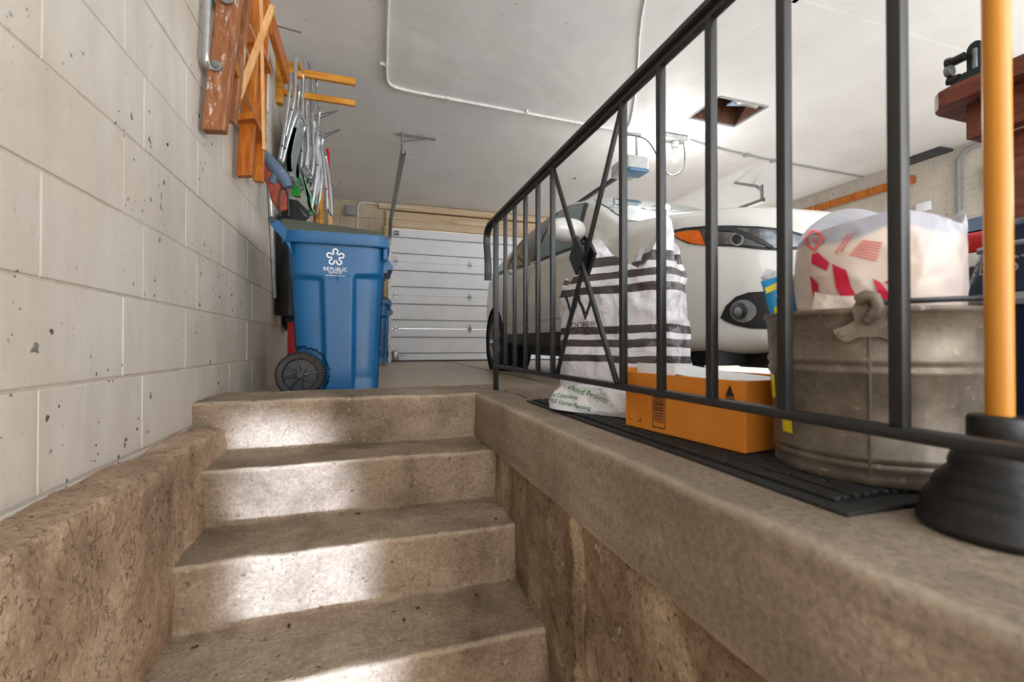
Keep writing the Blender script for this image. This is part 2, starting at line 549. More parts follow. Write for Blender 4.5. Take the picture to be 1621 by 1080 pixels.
# stairs: landing kerb, four visible risers and the flight going on down
prof = [(2.62, -.02), (2.62, .060), (2.16, .063), (2.165, -.150), (1.880, -.155), (1.890, -.360), (1.585, -.365), (1.595, -.570),
        (1.290, -.575), (1.300, -.780), (.99, -.785), (1.0, -.985), (.69, -.99), (.70, -1.19), (.39, -1.195), (.40, -1.40)]
rad = [0, .012, .016, .012, .015, .012, .014, .012, .015, .012, .012, .01, .012, .01, .012, 0]
stairs = sweep('stairs', dense(round_corner(prof, rad), .012), 'X', WX - .01, .56, .014, M['conc'], rough_disp(.006, 7, .0016, 45))
tag(stairs, 'brown concrete stairs rising from the basement to the garage floor', 'stairs')
# ledge under the left wall
lp = [(WX - .01, -.046), (-.566, -.049), (-.552, -.40), (-.545, -1.42)]
ledge = sweep('ledge', dense(round_corner(lp, [0, .02, .02, 0]), .014), 'Y', -.6, 2.17, .014, M['conc_left'], rough_disp(.013, 8, .004, 34))
tag(ledge, 'rough concrete ledge below the block wall, left of the steps', 'ledge')
# kerb beam on the right, with the raised platform behind it
bp = [(1.36, 0.0), (1.36, .060), (.505, .063), (.500, -.149), (.56, -.150)]
beam = sweep('kerb', dense(round_corner(bp, [0, .01, .016, .012, 0]), .016), 'Y', -1.2, 2.62, .018, M['conc_beam'], rough_disp(.004, 6, .001, 40))
tag(beam, 'raised concrete platform with a smooth kerb face right of the stairs', 'kerb')
# far end of the platform, broken mortar strip beside the railing foot
tag(sweep('mortar_strip', dense([(.664, .064), (.672, .071), (.700, .069), (.86, .067), (1.02, .064)], .012), 'Y', 1.62, 2.50, .014, M['floor'], rough_disp(.009, 16, .003, 60)),
    'crumbling patch of mortar on the platform beside the railing foot', 'mortar')
# rough lower wall on the right
def lowwall(p):
    q = Vector(p)
    d = fbm(q * 3.2) * .018 + noise.noise(q * 22) * .004 + noise.noise(q * 60) * .0018
    # vertical form-board seam
    d -= .014 * math.exp(-((q.y - 1.06) / .008) ** 2)
    d += .008 * math.exp(-((q.y - 1.03) / .012) ** 2)
    return Vector((q.x + d, q.y, q.z))
mb = MB().grid(lambda a, b: (.524, -.32 + a * 2.52, -1.42 + b * 1.33), 200, 100)
tag(mb.build('wall_stairwell', M['conc_rough'], disp=lowwall), kind='structure')
# basement room behind the camera
tag(MB().box((-1.5, -2.6, -1.45), (2.6, .45, -1.40)).build('floor_basement', M['conc']), kind='structure')
mb = MB().box((-1.6, -2.7, -1.42), (-.60, -.58, -.10)).box((2.5, -2.7, -1.42), (2.6, -.3, -.15)).box((.52, -.34, -1.42), (2.6, -.32, -.16)).box((-1.6, -2.8, -1.42), (2.6, -2.7, -.0))
tag(mb.build('wall_basement', M['conc_left'], smooth=False), kind='structure')
tag(MB().box((.52, -2.8, -.25), (7.3, -1.2, 0.0)).build('ceiling_basement', M['conc'], smooth=False), kind='structure')

# garage floor slab around the stair opening
mb = MB().box((-.9, 2.60, -.12), (1.37, 8.35, 0)).box((1.34, -1.2, -.12), (7.3, 8.35, 0))
tag(mb.build('floor', M['floor'], smooth=False), kind='structure')

# block walls: one mesh per wall, every block a bevelled face on recessed mortar
def block_wall(name, X, y0, y1, z0, z1, side, mats, offs, zr=.2055, ch=.2415, cl=.4765, jitter=.0012, hole=None):
    mb = MB()
    rows = []; k = math.floor((z0 - zr) / ch)
    while zr + k * ch < z1:
        rows.append((k, zr + k * ch, zr + (k + 1) * ch)); k += 1
    for (k, a, b) in rows:
        a2 = max(a, z0); b2 = min(b, z1)
        if b2 - a2 < .01: continue
        off = offs[k % 2]
        j = math.floor((y0 - off) / cl)
        while off + j * cl < y1:
            ya = max(off + j * cl, y0); yb = min(off + (j + 1) * cl, y1); j += 1
            if yb - ya < .01: continue
            if hole and ya < hole[1] and yb > hole[0] and a2 < hole[3] - .02 and b2 > hole[2] + .02: 
                # cut around the window
                if ya < hole[0]: yb = hole[0]
                elif yb > hole[1]: ya = hole[1]
                else: continue
            d = random.uniform(-jitter, jitter)
            g = .0022; e = .005
            xo = X + side * (.0 + d)
            xi = X - side * .0045
            P = lambda x, y, z: Vector((x, y, z))
            oy0, oy1, oz0, oz1 = ya + g, yb - g, a2 + g, b2 - g * 2.2
            inn = [P(xo, oy0 + e * .5, oz0 + e), P(xo, oy1 - e * .5, oz0 + e), P(xo, oy1 - e * .5, oz1 - e * .6), P(xo, oy0 + e * .5, oz1 - e * .6)]
            mid = [P(xo - side * .0010, oy0 + e * .15, oz0 + e * .3), P(xo - side * .0010, oy1 - e * .15, oz0 + e * .3), P(xo - side * .0010, oy1 - e * .15, oz1 - e * .2), P(xo - side * .0010, oy0 + e * .15, oz1 - e * .2)]
            out = [P(xi, oy0, oz0), P(xi, oy1, oz0), P(xi, oy1, oz1), P(xi, oy0, oz1)]
            fs = [[0, 1, 2, 3]] + [[i, (i + 1) % 4, 4 + (i + 1) % 4, 4 + i] for i in range(4)] + [[4 + i, 4 + (i + 1) % 4, 8 + (i + 1) % 4, 8 + i] for i in range(4)]
            mb.add(inn + mid + out, fs, 0)
    # mortar slab just behind the faces
    xa = X - side * .0030; xb = X - side * .20
    lo, hi = min(xa, xb), max(xa, xb)
    if hole:
        h0, h1, h2, h3 = hole
        mb.box((lo, y0, z0), (hi, h0, z1), 1); mb.box((lo, h1, z0), (hi, y1, z1), 1)
        mb.box((lo, h0, z0), (hi, h1, h2), 1); mb.box((lo, h0, h3), (hi, h1, z1), 1)
    else:
        mb.box((lo, y0, z0), (hi, y1, z1), 1)
    o = mb.build(name, mats, smooth=False)
    return tag(o, kind='structure')
block_wall('wall_left', WX, -1.2, 8.2, -.13, 2.8, 1, [M['block'], M['mortar']], (1.611, 1.733 + .0))
block_wall('wall_right', 7.1, 1.4, 8.2, 0, 2.8, -1, [M['block'], M['mortar']], (.1, .34), hole=(1.6, 3.14, 1.72, 2.20))
# window in the right wall
fr = MB()
for lo, hi in (((7.02, 1.56, 1.68), (7.14, 1.62, 2.24)), ((7.02, 3.12, 1.68), (7.14, 3.18, 2.24)), ((7.02, 1.56, 2.18), (7.14, 3.18, 2.24)), ((7.02, 1.56, 1.66), (7.16, 3.18, 1.72)), ((7.05, 2.36, 1.7), (7.12, 2.40, 2.2))):
    fr.box(lo, hi, bev=.004)
wf = tag(fr.build('window_1', M['doorwhite']), kind='structure')
gl = NT('clear_window_glass'); gl.col((1, 1, 1, 1)); gl.b.inputs['Transmission Weight'].default_value = 1; gl.b.inputs['IOR'].default_value = 1.05; gl.set(.02)
MB().box((7.08, 1.6, 1.7), (7.085, 3.14, 2.2)).build('window_pane', gl.mat, wf, smooth=False)

# ceiling with the attic hatch hole
HX0, HX1, HY0, HY1 = 3.36, 3.99, 3.64, 4.09
mb = MB()
for lo, hi in (((-.9, -1.2), (HX0, 8.4)), ((HX1, -1.2), (7.3, 8.4)), ((HX0, -1.2), (HX1, HY0)), ((HX0, HY1), (HX1, 8.4))):
    mb.box((lo[0], lo[1], 2.8), (hi[0], hi[1], 2.815))
# taped plasterboard seams, standing slightly proud
for y in (2.45, 6.1):
    if HY0 < y < HY1: mb.box((-.68, y - .02, 2.7992), (HX0, y + .02, 2.8005)); mb.box((HX1, y - .02, 2.7992), (7.1, y + .02, 2.8005))
    else: mb.box((-.68, y - .02, 2.7992), (7.1, y + .02, 2.8005))
for x in (2.95,): mb.box((x - .02, -1.2, 2.7992), (x + .02, 3.6, 2.8002)); mb.box((x - .02, 4.1, 2.7992), (x + .02, 8.2, 2.8002))
tag(mb.build('ceiling', M['ceil'], smooth=False), kind='structure')
tag(MB().box((HX0 - .3, HY0 - .3, 3.3), (HX1 + .3, HY1 + .3, 3.35)).build('ceiling_attic', M['rust'], smooth=False), kind='structure')

# back wall around the garage door
DX0, DX1, DZ = .40, 5.28, 2.36
mb = MB().box((-.9, 8.2, -.02), (.36, 8.4, 2.8)).box((5.34, 8.2, -.02), (7.3, 8.4, 2.8)).box((.36, 8.33, 2.36), (5.34, 8.4, 2.8))
tag(mb.build('wall_back', M['block_raw'], smooth=False), kind='structure')
mb = MB()
rnd = random.Random(3)
for k in range(11):
    z = 2.75 - k * .2415
    x = -.68; j = 0
    while x < .34:
        x2 = min(x + (.22 if (k % 2 and j == 0) else .476), .345); j += 1
        mb.box((x + .005, 8.185, max(0, z - .236)), (x2 - .005, 8.21, z), bev=.004, seg=1); x = x2
tag(mb.build('wall_back_blocks', M['block_raw']), kind='structure')
hb = MB().box((.30, 8.10, 2.37), (5.4, 8.24, 2.50), bev=.006).box((.30, 8.11, 2.505), (5.4, 8.24, 2.645), bev=.006).box((.18, 8.12, 2.68), (5.45, 8.24, 2.79), bev=.006)
tag(hb.build('trim_1', M['wood_beam']), kind='structure')
tag(MB().box((.27, 8.08, 0), (.37, 8.2, 2.37), bev=.005).build('trim_2', M['wood_beam']), kind='structure')
tag(MB().box((5.30, 8.08, 0), (5.40, 8.2, 2.37), bev=.005).build('trim_3', M['wood_beam']), kind='structure')

# garage door
door = empty('door_1', (0, 0, 0)); door['kind'] = 'structure'
for s in range(4):
    z0 = s * .59; z1 = z0 + .586
    b = .148
    # section profile: flat rails with a recessed centre panel
    pr = [(0, z0 + .002), (.002, z0 + .0), (.002, z0 + b - .012), (.016, z0 + b), (.016, z0 + b + .004), (.006, z0 + b + .020), (.006, z1 - b - .020), (.016, z1 - b - .004), (.016, z1 - b), (.002, z1 - b + .012), (.002, z1)]
    vs = []; fs = []
    for x in (DX0 - .02, DX1 + .02):
        for (d, z) in pr: vs.append(Vector((x, 8.15 + d, z)))
    L = len(pr)
    for i in range(L - 1): fs.append([i, i + 1, L + i + 1, L + i])
    o = MB().add(vs, fs).box((DX0 - .02, 8.17, z0), (DX1 + .02, 8.20, z1)).build('door_section', M['doorwhite'], door, smooth=False)
    g = MB()  # grey strips in the grooves, painting in their shadow line
    g.box((DX0 - .02, 8.1515, z0 + b - .004), (DX1 + .02, 8.166, z0 + b + .010)); g.box((DX0 - .02, 8.1515, z1 - b - .010), (DX1 + .02, 8.166, z1 - b + .004))
    g.build('groove_shade_strip', M['groove_shade'], o, smooth=False)
MB().box((DX0 - .02, 8.14, -.004), (DX1 + .02, 8.2, .028)).build('bottom_seal', M['black'], door, smooth=False)
for z in (.59, 1.18, 1.77):
    for x in (.47, 1.80, 3.05, 4.30):
        h = MB().prism([(x - .035, 8.148, z), (x - .02, 8.148, z + .035), (x, 8.148, z + .085), (x + .02, 8.148, z + .035), (x + .035, 8.148, z), (x + .02, 8.148, z - .035), (x, 8.148, z - .085), (x - .02, 8.148, z - .035)], (0, -.006, 0))
        h.tube([(x - .04, 8.135, z), (x + .04, 8.135, z)], .012, 10)
        h.build('hinge', M['steel'], door)
MB().box((.42, 8.08, .02), (.52, 8.148, .20), bev=.01).box((.5, 8.12, .11), (.66, 8.148, .135)).build('bottom_bracket', M['steel'], door)
MB().tube([(.44, 8.13, 2.27), (.52, 8.13, 2.27)], .035, 12).build('top_roller', M['steel'], door)

# horizontal door tracks with ceiling hangers
def track(x, mirror, label, y0=4.95):
    t = empty('door_track', (x, y0, 0), 0, label, 'door track')
    path = [Vector((0, 0, 2.385)), Vector((0, 2.6, 2.385)), Vector((0, 2.85, 2.36)), Vector((0, 3.02, 2.22)), Vector((0, 3.08, 2.0)), Vector((0, 3.09, .02))]
    path = [path[0]] + smooth_poly(path[1:-1], 2) + [path[-1]]
    mb = MB()
    cs = [(-.026, -.03), (-.026, .03), (-.020, .03), (-.020, -.024), (.02, -.024), (.02, .016), (.026, .016), (.026, -.03)]
    vs = []; fs = []
    for i, p in enumerate(path):
        tg = (path[min(i + 1, len(path) - 1)] - path[max(i - 1, 0)]).normalized()
        nn = Vector((0, -tg.z, tg.y))
        for (a, b) in cs: vs.append(p + Vector((a * mirror, 0, 0)) + nn * b)
    for i in range(len(path) - 1):
        for k in range(8):
            fs.append([i * 8 + k, i * 8 + (k + 1) % 8, (i + 1) * 8 + (k + 1) % 8, (i + 1) * 8 + k])
    mb.add(vs, fs).build('track_rail', M['steel'], t)
    h = MB().box((-.022, .0, 2.36), (-.018, .04, 2.60)).box((-.022, .0, 2.36), (.0, .004, 2.60))
    h.tube([(-.02, .02, 2.56), (-.02, .50, 2.79)], .012, 4)
    h.box((-.03, .48, 2.785), (.42, .52, 2.798))
    h.tube([(.0, .02, 2.50), (.34, .50, 2.79)], .010, 4)
    h.build('hanger_bracket', M['steel'], t)
    return t
track(.36, 1, 'grey steel door track beside the left edge of the garage door', 4.95)
track(5.40, -1, 'steel door track hung from the ceiling far right above the white car', 5.0)
# photo-eye sensor at the foot of the left track
t = empty('door_sensor', (.30, 8.0, .15), 0, 'small black door sensor with a green light beside the garage door track', 'sensor')
MB().box((-.04, -.03, -.05), (.04, .04, .05), bev=.008).build('sensor_body', M['black'], t)
MB().tube([(.0, -.031, .0), (.0, -.04, .0)], .016, 12).build('status_light', M['led_green'], t)
o = MB().box((.17, 8.13, 1.0), (.27, 8.18, 1.14), bev=.01).build('wall_button', M['doorwhite']); tag(o, 'small wall button box with an amber light left of the garage door', 'button')
MB().tube([(.235, 8.13, 1.10), (.235, 8.12, 1.10)], .014, 12).build('pilot_light', M['led_amber'], o)
# grey outlet box and cable on the back wall near the ceiling
t = tag(MB().box((-.38, 8.10, 2.52), (-.22, 8.19, 2.68), bev=.008).build('junction_box', M['grey']), 'grey metal junction box high on the back wall left of the garage door', 'junction box')
t = tag(MB().tube(smooth_poly([(-.17, 8.17, 2.20), (-.17, 8.17, 2.66), (-.15, 8.16, 2.74), (-.08, 8.16, 2.77), (.5, 8.09, 2.72), (.75, 8.08, 2.72)], 2), .011, 8).build('wall_cable', M['ycable']), 'white cable curving along the top of the back wall', 'cable')

# ------------------------------------------------------------------ things on the ceiling
p = MB().tube(smooth_poly([(.12, -.5, 2.788), (.13, 3.2, 2.788), (.155, 4.25, 2.788), (.18, 4.42, 2.788), (.30, 4.47, 2.788), (.70, 4.49, 2.788), (2.0, 4.53, 2.789), (3.3, 4.56, 2.789)], 2), .013, 10)
for y in (.8, 1.9, 3.0, 4.1): p.box((.10, y, 2.775), (.165, y + .02, 2.80))
for x in (.75, 1.6, 2.4): p.box((x, 4.47, 2.775), (x + .02, 4.54, 2.80))
tag(p.build('ceiling_conduit', M['ycable']), 'white cable running along the ceiling with a bend above the blue bin', 'cable')
tag(MB().tube(smooth_poly([(1.7, 2.2, 2.79), (1.88, 2.79, 2.79), (2.45, 3.7, 2.79), (2.80, 4.35, 2.79), (2.83, 4.5, 2.79)], 2), .009, 8).build('ceiling_cable', M['ycable']), 'thin white cable crossing the ceiling diagonally behind the handrail', 'cable')
c = MB().tube([(3.72, 4.50, 2.787), (4.2, 4.585, 2.787), (5.0, 4.66, 2.787), (7.0, 4.72, 2.787)], .010, 8)
for x in (4.15, 4.7, 5.2): c.box((x, 4.56 + (x - 4.15) * .08, 2.775), (x + .06, 4.63 + (x - 4.15) * .08, 2.80))
tag(c.build('ceiling_conduit', M['grey']), 'grey conduit crossing the ceiling to the right of the bare lamp', 'conduit')
# attic hatch
h = empty('attic_hatch', (3.675, 3.865, 2.8), 0, 'open attic hatch with dark wooden shaft and blue lid in the ceiling', 'hatch')
mb = MB(); a, b = .315, .225
for lo, hi in (((-a, -b - .01, 0), (a, -b, .5)), ((-a, b, 0), (a, b + .01, .5)), ((-a - .01, -b, 0), (-a, b, .5)), ((a, -b, 0), (a + .01, b, .5))): mb.box(lo, hi)
mb.build('hatch_shaft', M['rust'], h, smooth=False)
mb = MB()
for lo, hi in (((-a, -b - .012, -.006), (a, -b + .008, .012)), ((-a, b - .008, -.006), (a, b + .012, .012)), ((-a - .012, -b, -.006), (-a + .008, b, .012)), ((a - .008, -b, -.006), (a + .012, b, .012))): mb.box(lo, hi)
mb.build('hatch_frame', M['grey'], h, smooth=False)
MB().box((-.02, -.20, .06), (.29, -.02, .075), M=Matrix.Rotation(math.radians(-8), 4, 'Y')).build('hatch_lid', M['bluelens'], h, smooth=False)
MB().tube(smooth_poly([(-.1, -.21, .03), (.0, -.14, .05), (.1, -.14, .05), (.22, -.19, .01)], 2), .03, 10).build('duct', M['alu'], h)
# bare bulb lamp and opener
l = empty('ceiling_lamp', (3.50, 4.50, 2.8), 0, 'bare white lamp hanging from a ceiling box above the white car', 'lamp')
MB().box((-.20, -.07, -.07), (.14, .07, 0), bev=.02).build('lamp_box', M['steel'], l)
MB().lathe([(0, -.07), (.045, -.07), (.05, -.12), (.035, -.14)], n=20).build('socket', M['ycable'], l)
MB().lathe([(.02, -.13), (.035, -.16), (.045, -.22), (.035, -.28), (.02, -.31), (0, -.315)], n=20).build('bulb', M['bulb'], l)
MB().tube(smooth_poly([(.12, 0, -.05), (.13, -.02, -.22), (.08, -.05, -.42), (-.12, -.1, -.54), (-.28, -.15, -.50), (-.40, -.16, -.28), (-.50, -.14, -.16), (-.6, -.12, -.14)], 3), .008, 8).build('cord', M['darkgrey'], l)
g = empty('garage_door_opener', (2.90, 4.55, 2.36), 0, 'white garage door opener with a blue cover hanging from the ceiling', 'garage door opener')
MB().box((-.13, -.18, -.07), (.15, .2, .09), bev=.03, seg=3).build('opener_body', M['sensor'], g)
MB().box((-.12, -.20, -.10), (.14, .02, -.06), bev=.012).build('light_cover', M['bluelens'], g)
MB().box((-.02, .18, -.03), (.02, 3.6, .015)).build('opener_rail', M['darkgrey'], g)
MB().box((-.12, .0, .08), (-.10, .02, .44)).box((.10, .0, .08), (.12, .02, .44)).box((-.16, -.01, .40), (.16, .03, .43)).build('hanger_strap', M['steel'], g)

# ------------------------------------------------------------------ right wall bits
tag(MB().box((7.0, 4.1, 2.50), (7.08, 6.2, 2.60), bev=.005).build('wall_board', M['wood_orange']), 'long orange wooden board fixed high along the right wall', 'board')
tag(MB().tube([(7.06, 3.63, .3), (7.06, 3.63, 2.62), (7.04, 3.55, 2.72), (7.04, 3.0, 2.78)], .025, 10).build('wall_conduit', M['grey']), 'grey conduit running up the right block wall', 'conduit')
tag(MB().tube([(7.06, 3.32, .3), (7.06, 3.32, 2.35)], .03, 10).box((7.0, 3.27, 2.2), (7.09, 3.37, 2.45), bev=.01).build('wall_conduit', M['steel']), 'steel conduit with a box beside the window on the right wall', 'conduit')
tag(MB().box((6.85, 3.7, 2.77), (7.1, 4.25, 2.798)).build('ceiling_vent', M['darkgrey']), 'dark gap plate where the ceiling meets the right wall', 'vent')
tag(MB().box((7.03, 3.92, 2.08), (7.09, 4.08, 2.20), bev=.01).build('outlet_cover', M['white']), 'small white cover plate on the right block wall above the bagged bucket', 'cover plate')

# ================================================================== RAILING
R = empty('stair_railing', (.647, 1.2, .063), 0, 'black iron railing with square balusters and a crossed diamond panel', 'railing')
def rl(y, z, x=0): return Vector((x, y - 1.2, z - .063))
ZT, ZB = .955, .188
rail = [(-.6, .972)] + [(y, .972) for y in (0, .8, 1.6, 2.25)] + [(2.40, .970), (2.465, .952), (2.488, .90), (2.470, .82), (2.452, .74), (2.462, .665)]
pts = [Vector((0, y, z)) for y, z in rail]
pts = pts[:5] + smooth_poly(pts[5:], 2)
# moulded cap section swept along the rail
cs = [(-.019, -.008), (-.019, .004), (-.014, .010), (.014, .010), (.019, .004), (.019, -.008), (.012, -.012), (-.012, -.012)]
vs = []; fs = []
for i, p in enumerate(pts):
    tg = (pts[min(i + 1, len(pts) - 1)] - pts[max(i - 1, 0)]).normalized(); nn = Vector((0, -tg.z, tg.y))
    for a, b in cs: vs.append(Vector((a, p.y - 1.2, p.z - .063)) + nn * b)
for i in range(len(pts) - 1):
    for k in range(8): fs.append([i * 8 + k, i * 8 + (k + 1) % 8, (i + 1) * 8 + (k + 1) % 8, (i + 1) * 8 + k])
fs += [list(range(8)), [(len(pts) - 1) * 8 + k for k in range(8)]]
MB().add(vs, fs).build('handrail', M['iron'], R)
MB().box(rl(-.6, .945, -.009), rl(2.29, .9605, .009), bev=.002).build('top_channel', M['iron'], R)
MB().box(rl(-.6, ZB - .008, -.014), rl(2.29, ZB + .008, .014), bev=.003).build('bottom_rail', M['iron'], R)
hw = .0085
for y in (.069, .232, .394, .559, .722, .882, 1.044, 1.522, 1.672, 1.820, 1.968, 2.118):
    MB().box(rl(y - hw, ZB, -hw), rl(y + hw, .95, hw), bev=.0015).build('baluster', M['iron'], R)
for y in (2.289, -.45):
    MB().box(rl(y - .0125, .058, -.0125), rl(y + .0125, .955, .0125), bev=.002).build('post', M['iron'], R)
for (ya, yb, xo) in ((1.500, 1.062, -.008), (1.062, 1.500, .008)):
    a = rl(ya, .945, xo); b = rl(yb, .195, xo)
    d = (b - a); L = d.length; ang = math.atan2(-d.y, -d.z)
    T = Matrix.Translation((a + b) / 2) @ Matrix.Rotation(-math.atan2(d.y, d.z), 4, 'X')
    MB().box((-.0055, -.0075, -L / 2), (.0055, .0075, L / 2), M=T, bev=.0015).build('cross_bar', M['iron'], R)
for xo in (-.020, .020):
    c = rl(1.281, .582, xo)
    MB().prism([c + Vector((-.005, -.048, 0)), c + Vector((-.005, 0, .062)), c + Vector((-.005, .048, 0)), c + Vector((-.005, 0, -.062))], (.010, 0, 0)).build('diamond_plate', M['iron'], R)

# ================================================================== RUBBER MAT
mt = MB().box((.625, .445, .064), (1.12, 1.75, .070), bev=.002)
tag(mt.build('door_mat', M['rubber_mat']), 'long black ribbed rubber mat lying on the platform under the box and bucket', 'mat')
mat_o = bpy.data.objects['door_mat']
rb = MB()
rr = random.Random(2)
for k in range(22):
    x = .648 + k * .0205; y = .478
    while y < 1.715:
        L_ = rr.uniform(.05, .22); y2 = min(y + L_, 1.72); q = rr.uniform(-.002, .002)
        rb.box((x + q, y, .0695), (x + q + .0125, y2, .0790 + rr.uniform(-.0012, 0)), bev=.0025, seg=1); y = y2 + .004
rb.build('ribs', M['rubber_mat'], mat_o)
MT = .079

# ================================================================== CARDBOARD BOX
B = empty('cardboard_box', (.728, .722, MT), math.radians(7.5), 'open orange-brown cardboard box holding white paper on the rubber mat', 'box')
bw, bl, bh, th = .262, .368, .147, .004
for nm, lo, hi in (('box_side', (0, 0, 0), (th, bl, bh)), ('box_side', (bw - th, 0, 0), (bw, bl, bh)), ('box_end', (th, 0, 0), (bw - th, th, bh)), ('box_end', (th, bl - th, 0), (bw - th, bl, bh + .012)), ('box_bottom', (th, th, 0), (bw - th, bl - th, th))):
    MB().box(lo, hi, bev=.0012, seg=1).build(nm, M['card'], B)
ink = MB()
def rect(mb, x0, x1, z0, z1, mi=0): mb.add([(-.0012, x0, z0), (-.0012, x1, z0), (-.0012, x1, z1), (-.0012, x0, z1)], [[0, 1, 2, 3]], mi)
# barcode label frame and bars (y runs away from the near corner)
y1, y0 = .262, .218
for a, b, c, d in ((y0, y1, .012, .0145), (y0, y1, .0975, .100), (y0, y0 + .002, .012, .1), (y1 - .002, y1, .012, .1)): rect(ink, a, b, c, d)
z = .026
rr = random.Random(4)
while z < .094:
    h = rr.choice((.0012, .0022, .0035)); rect(ink, y0 + .005, y1 - .005, z, z + h); z += h + rr.choice((.0012, .002, .003))
ink.build('barcode', M['ink'], B, recalc=False)
for yy, s in ((.352, -1), (.305, 1)):
    ink = MB(); rect(ink, min(yy, yy + s * .012), max(yy, yy + s * .012), .018, .0196); rect(ink, yy if s > 0 else yy - .0016, yy + .0016 if s > 0 else yy, .018, .032); ink.build('corner_mark', M['ink'], B, recalc=False)
ink = MB(); ink.add([(-.0012, .045, .112), (-.0012, .023, .112), (-.0012, .034, .138)], [[0, 1, 2]])
rect(ink, .024, .044, .1065, .1095)
# arrow on the near end
ink.build('arrow_mark', M['ink'], B, recalc=False)
ib = MB()
for a, b, c, d in ((.05, .17, .130, .132), (.05, .052, .112, .132), (.168, .17, .112, .132)): ib.add([(a, bl - th - .0012, c), (b, bl - th - .0012, c), (b, bl - th - .0012, d), (a, bl - th - .0012, d)], [[0, 1, 2, 3]])
for k in range(7): ib.add([(.062 + k * .015, bl - th - .0012, .113), (.068 + k * .015, bl - th - .0012, .113), (.068 + k * .015, bl - th - .0012, .126), (.062 + k * .015, bl - th - .0012, .126)], [[0, 1, 2, 3]])
ib.build('flap_print', M['ink'], B, recalc=False)
pp = MB().grid(lambda a, b: (.02 + a * .21, .06 + b * .28, .133 + .026 * b * b + .01 * math.sin(a * 7 + b * 3)), 12, 12)
for v in pp.v: pass
P = pp.build('paper', M['white']); P.location = (.728, .722, MT); P.rotation_euler = (0, 0, math.radians(7.5))
sm = P.modifiers.new('s', 'SOLIDIFY'); sm.thickness = .0015
tag(P, 'crumpled white paper lying inside the open cardboard box', 'paper')
P2 = MB().box((.012, .20, .02), (.016, .335, .172), bev=.001).build('envelope', M['white']); P2.location = (.728, .722, MT); P2.rotation_euler = (0, 0, math.radians(7.5))
tag(P2, 'flat white envelope standing upright against the side of the cardboard box', 'envelope')

# ================================================================== BUCKET
BC = Vector((.872, .584, MT))
K = empty('metal_bucket', BC, 0, 'old galvanised metal bucket with pressed ribs standing on the black mat', 'bucket')
H = .277
def br(z): return .1445 + (.1605 - .1445) * z / H
pf = [(0, .006), (.12, .006), (.138, .0), (br(0), .0), (br(0) + .002, .004), (br(.012) + .001, .012)]
for zc, a in ((.028, .0032), (.042, .0032), (.178, .0035), (.196, .0035)):
    pf += [(br(zc - .008), zc - .008), (br(zc - .004) + a * .7, zc - .004), (br(zc) + a, zc), (br(zc + .004) + a * .7, zc + .004), (br(zc + .0065), zc + .0065)]
pf += [(br(.23), .23), (br(.268), .268), (br(.27) + .003, .270), (br(.275) + .005, .274), (br(.277) + .004, .279), (br(.277), .280), (br(.27) - .003, .276), (br(.2) - .003, .2), (br(.05) - .003, .05), (.13, .012), (0, .012)]
MB().lathe(pf, n=96).build('bucket_body', M['galv'], K, angle=60)
seam = math.atan2(-BC.y + .02, -BC.x + .14)
def brp(ang, z, off=0): r = br(z) + off; return Vector((r * math.cos(ang), r * math.sin(ang), z))
ang0 = math.atan2(-.584, -.872) + .02
MB().tube([brp(ang0, z, .0012) for z in (.012, .1, .17, .2, .24)], .0025, 6).build('side_seam', M['galv'], K)
ear = MB()
T = Matrix.Translation(brp(ang0, .235, .003)) @ Matrix.Rotation(ang0, 4, 'Z')
def ep(y, z): return Vector((0, y, z))
out = [(-.040, -.004), (-.046, .010), (-.030, .016), (-.018, .024), (-.022, .044), (-.012, .060), (.004, .064), (.018, .056), (.022, .042), (.018, .026), (.030, .016), (.046, .010), (.040, -.004), (.028, -.010), (.012, -.002), (-.012, -.002), (-.028, -.010)]
ear.prism([ep(a, b) for a, b in out], (.005, 0, 0), M=T)
ear.lathe([(0, .0), (.006, .0), (.005, .004), (0, .005)], n=12, M=T @ Matrix.Translation((.004, -.034, .003)) @ Matrix.Rotation(PI / 2, 4, 'Y'))
ear.lathe([(0, .0), (.006, .0), (.005, .004), (0, .005)], n=12, M=T @ Matrix.Translation((.004, .034, .003)) @ Matrix.Rotation(PI / 2, 4, 'Y'))
ear.tube([T @ Vector((.006, -.012, .056)), T @ Vector((.013, -.004, .061)), T @ Vector((.014, .006, .058)), T @ Vector((.013, .010, .044)), T @ Vector((.009, .004, .030)), T @ Vector((.006, -.004, .022))], [.010, .010, .009, .009, .009, .008], 10)
ear.build('handle_ear', M['galv'], K, angle=50)
# bail handle lying on the rim
hp = []
for k in range(25):
    a = ang0 + .10 + (PI - .1) * k / 24
    hp.append(Vector(((br(H) + .006) * math.cos(a), (br(H) + .006) * math.sin(a), .285 + .006 * math.sin(PI * k / 24))))
MB().tube([T @ Vector((.010, .0, .045))] + hp, .0042, 8).build('bail_handle', M['black'], K)
# yellow labels on the left side
for (a0, a1, z0, z1) in ((-.98, -.80, .062, .086), (-1.25, -1.12, .12, .165)):
    aa = ang0 + a0 if False else ang0
    lab = MB().grid(lambda u, v: brp(ang0 + a0 + (a1 - a0) * u, z0 + (z1 - z0) * v, .0015), 6, 2)
    lab.build('yellow_label', M['label_yellow'], K, recalc=False)

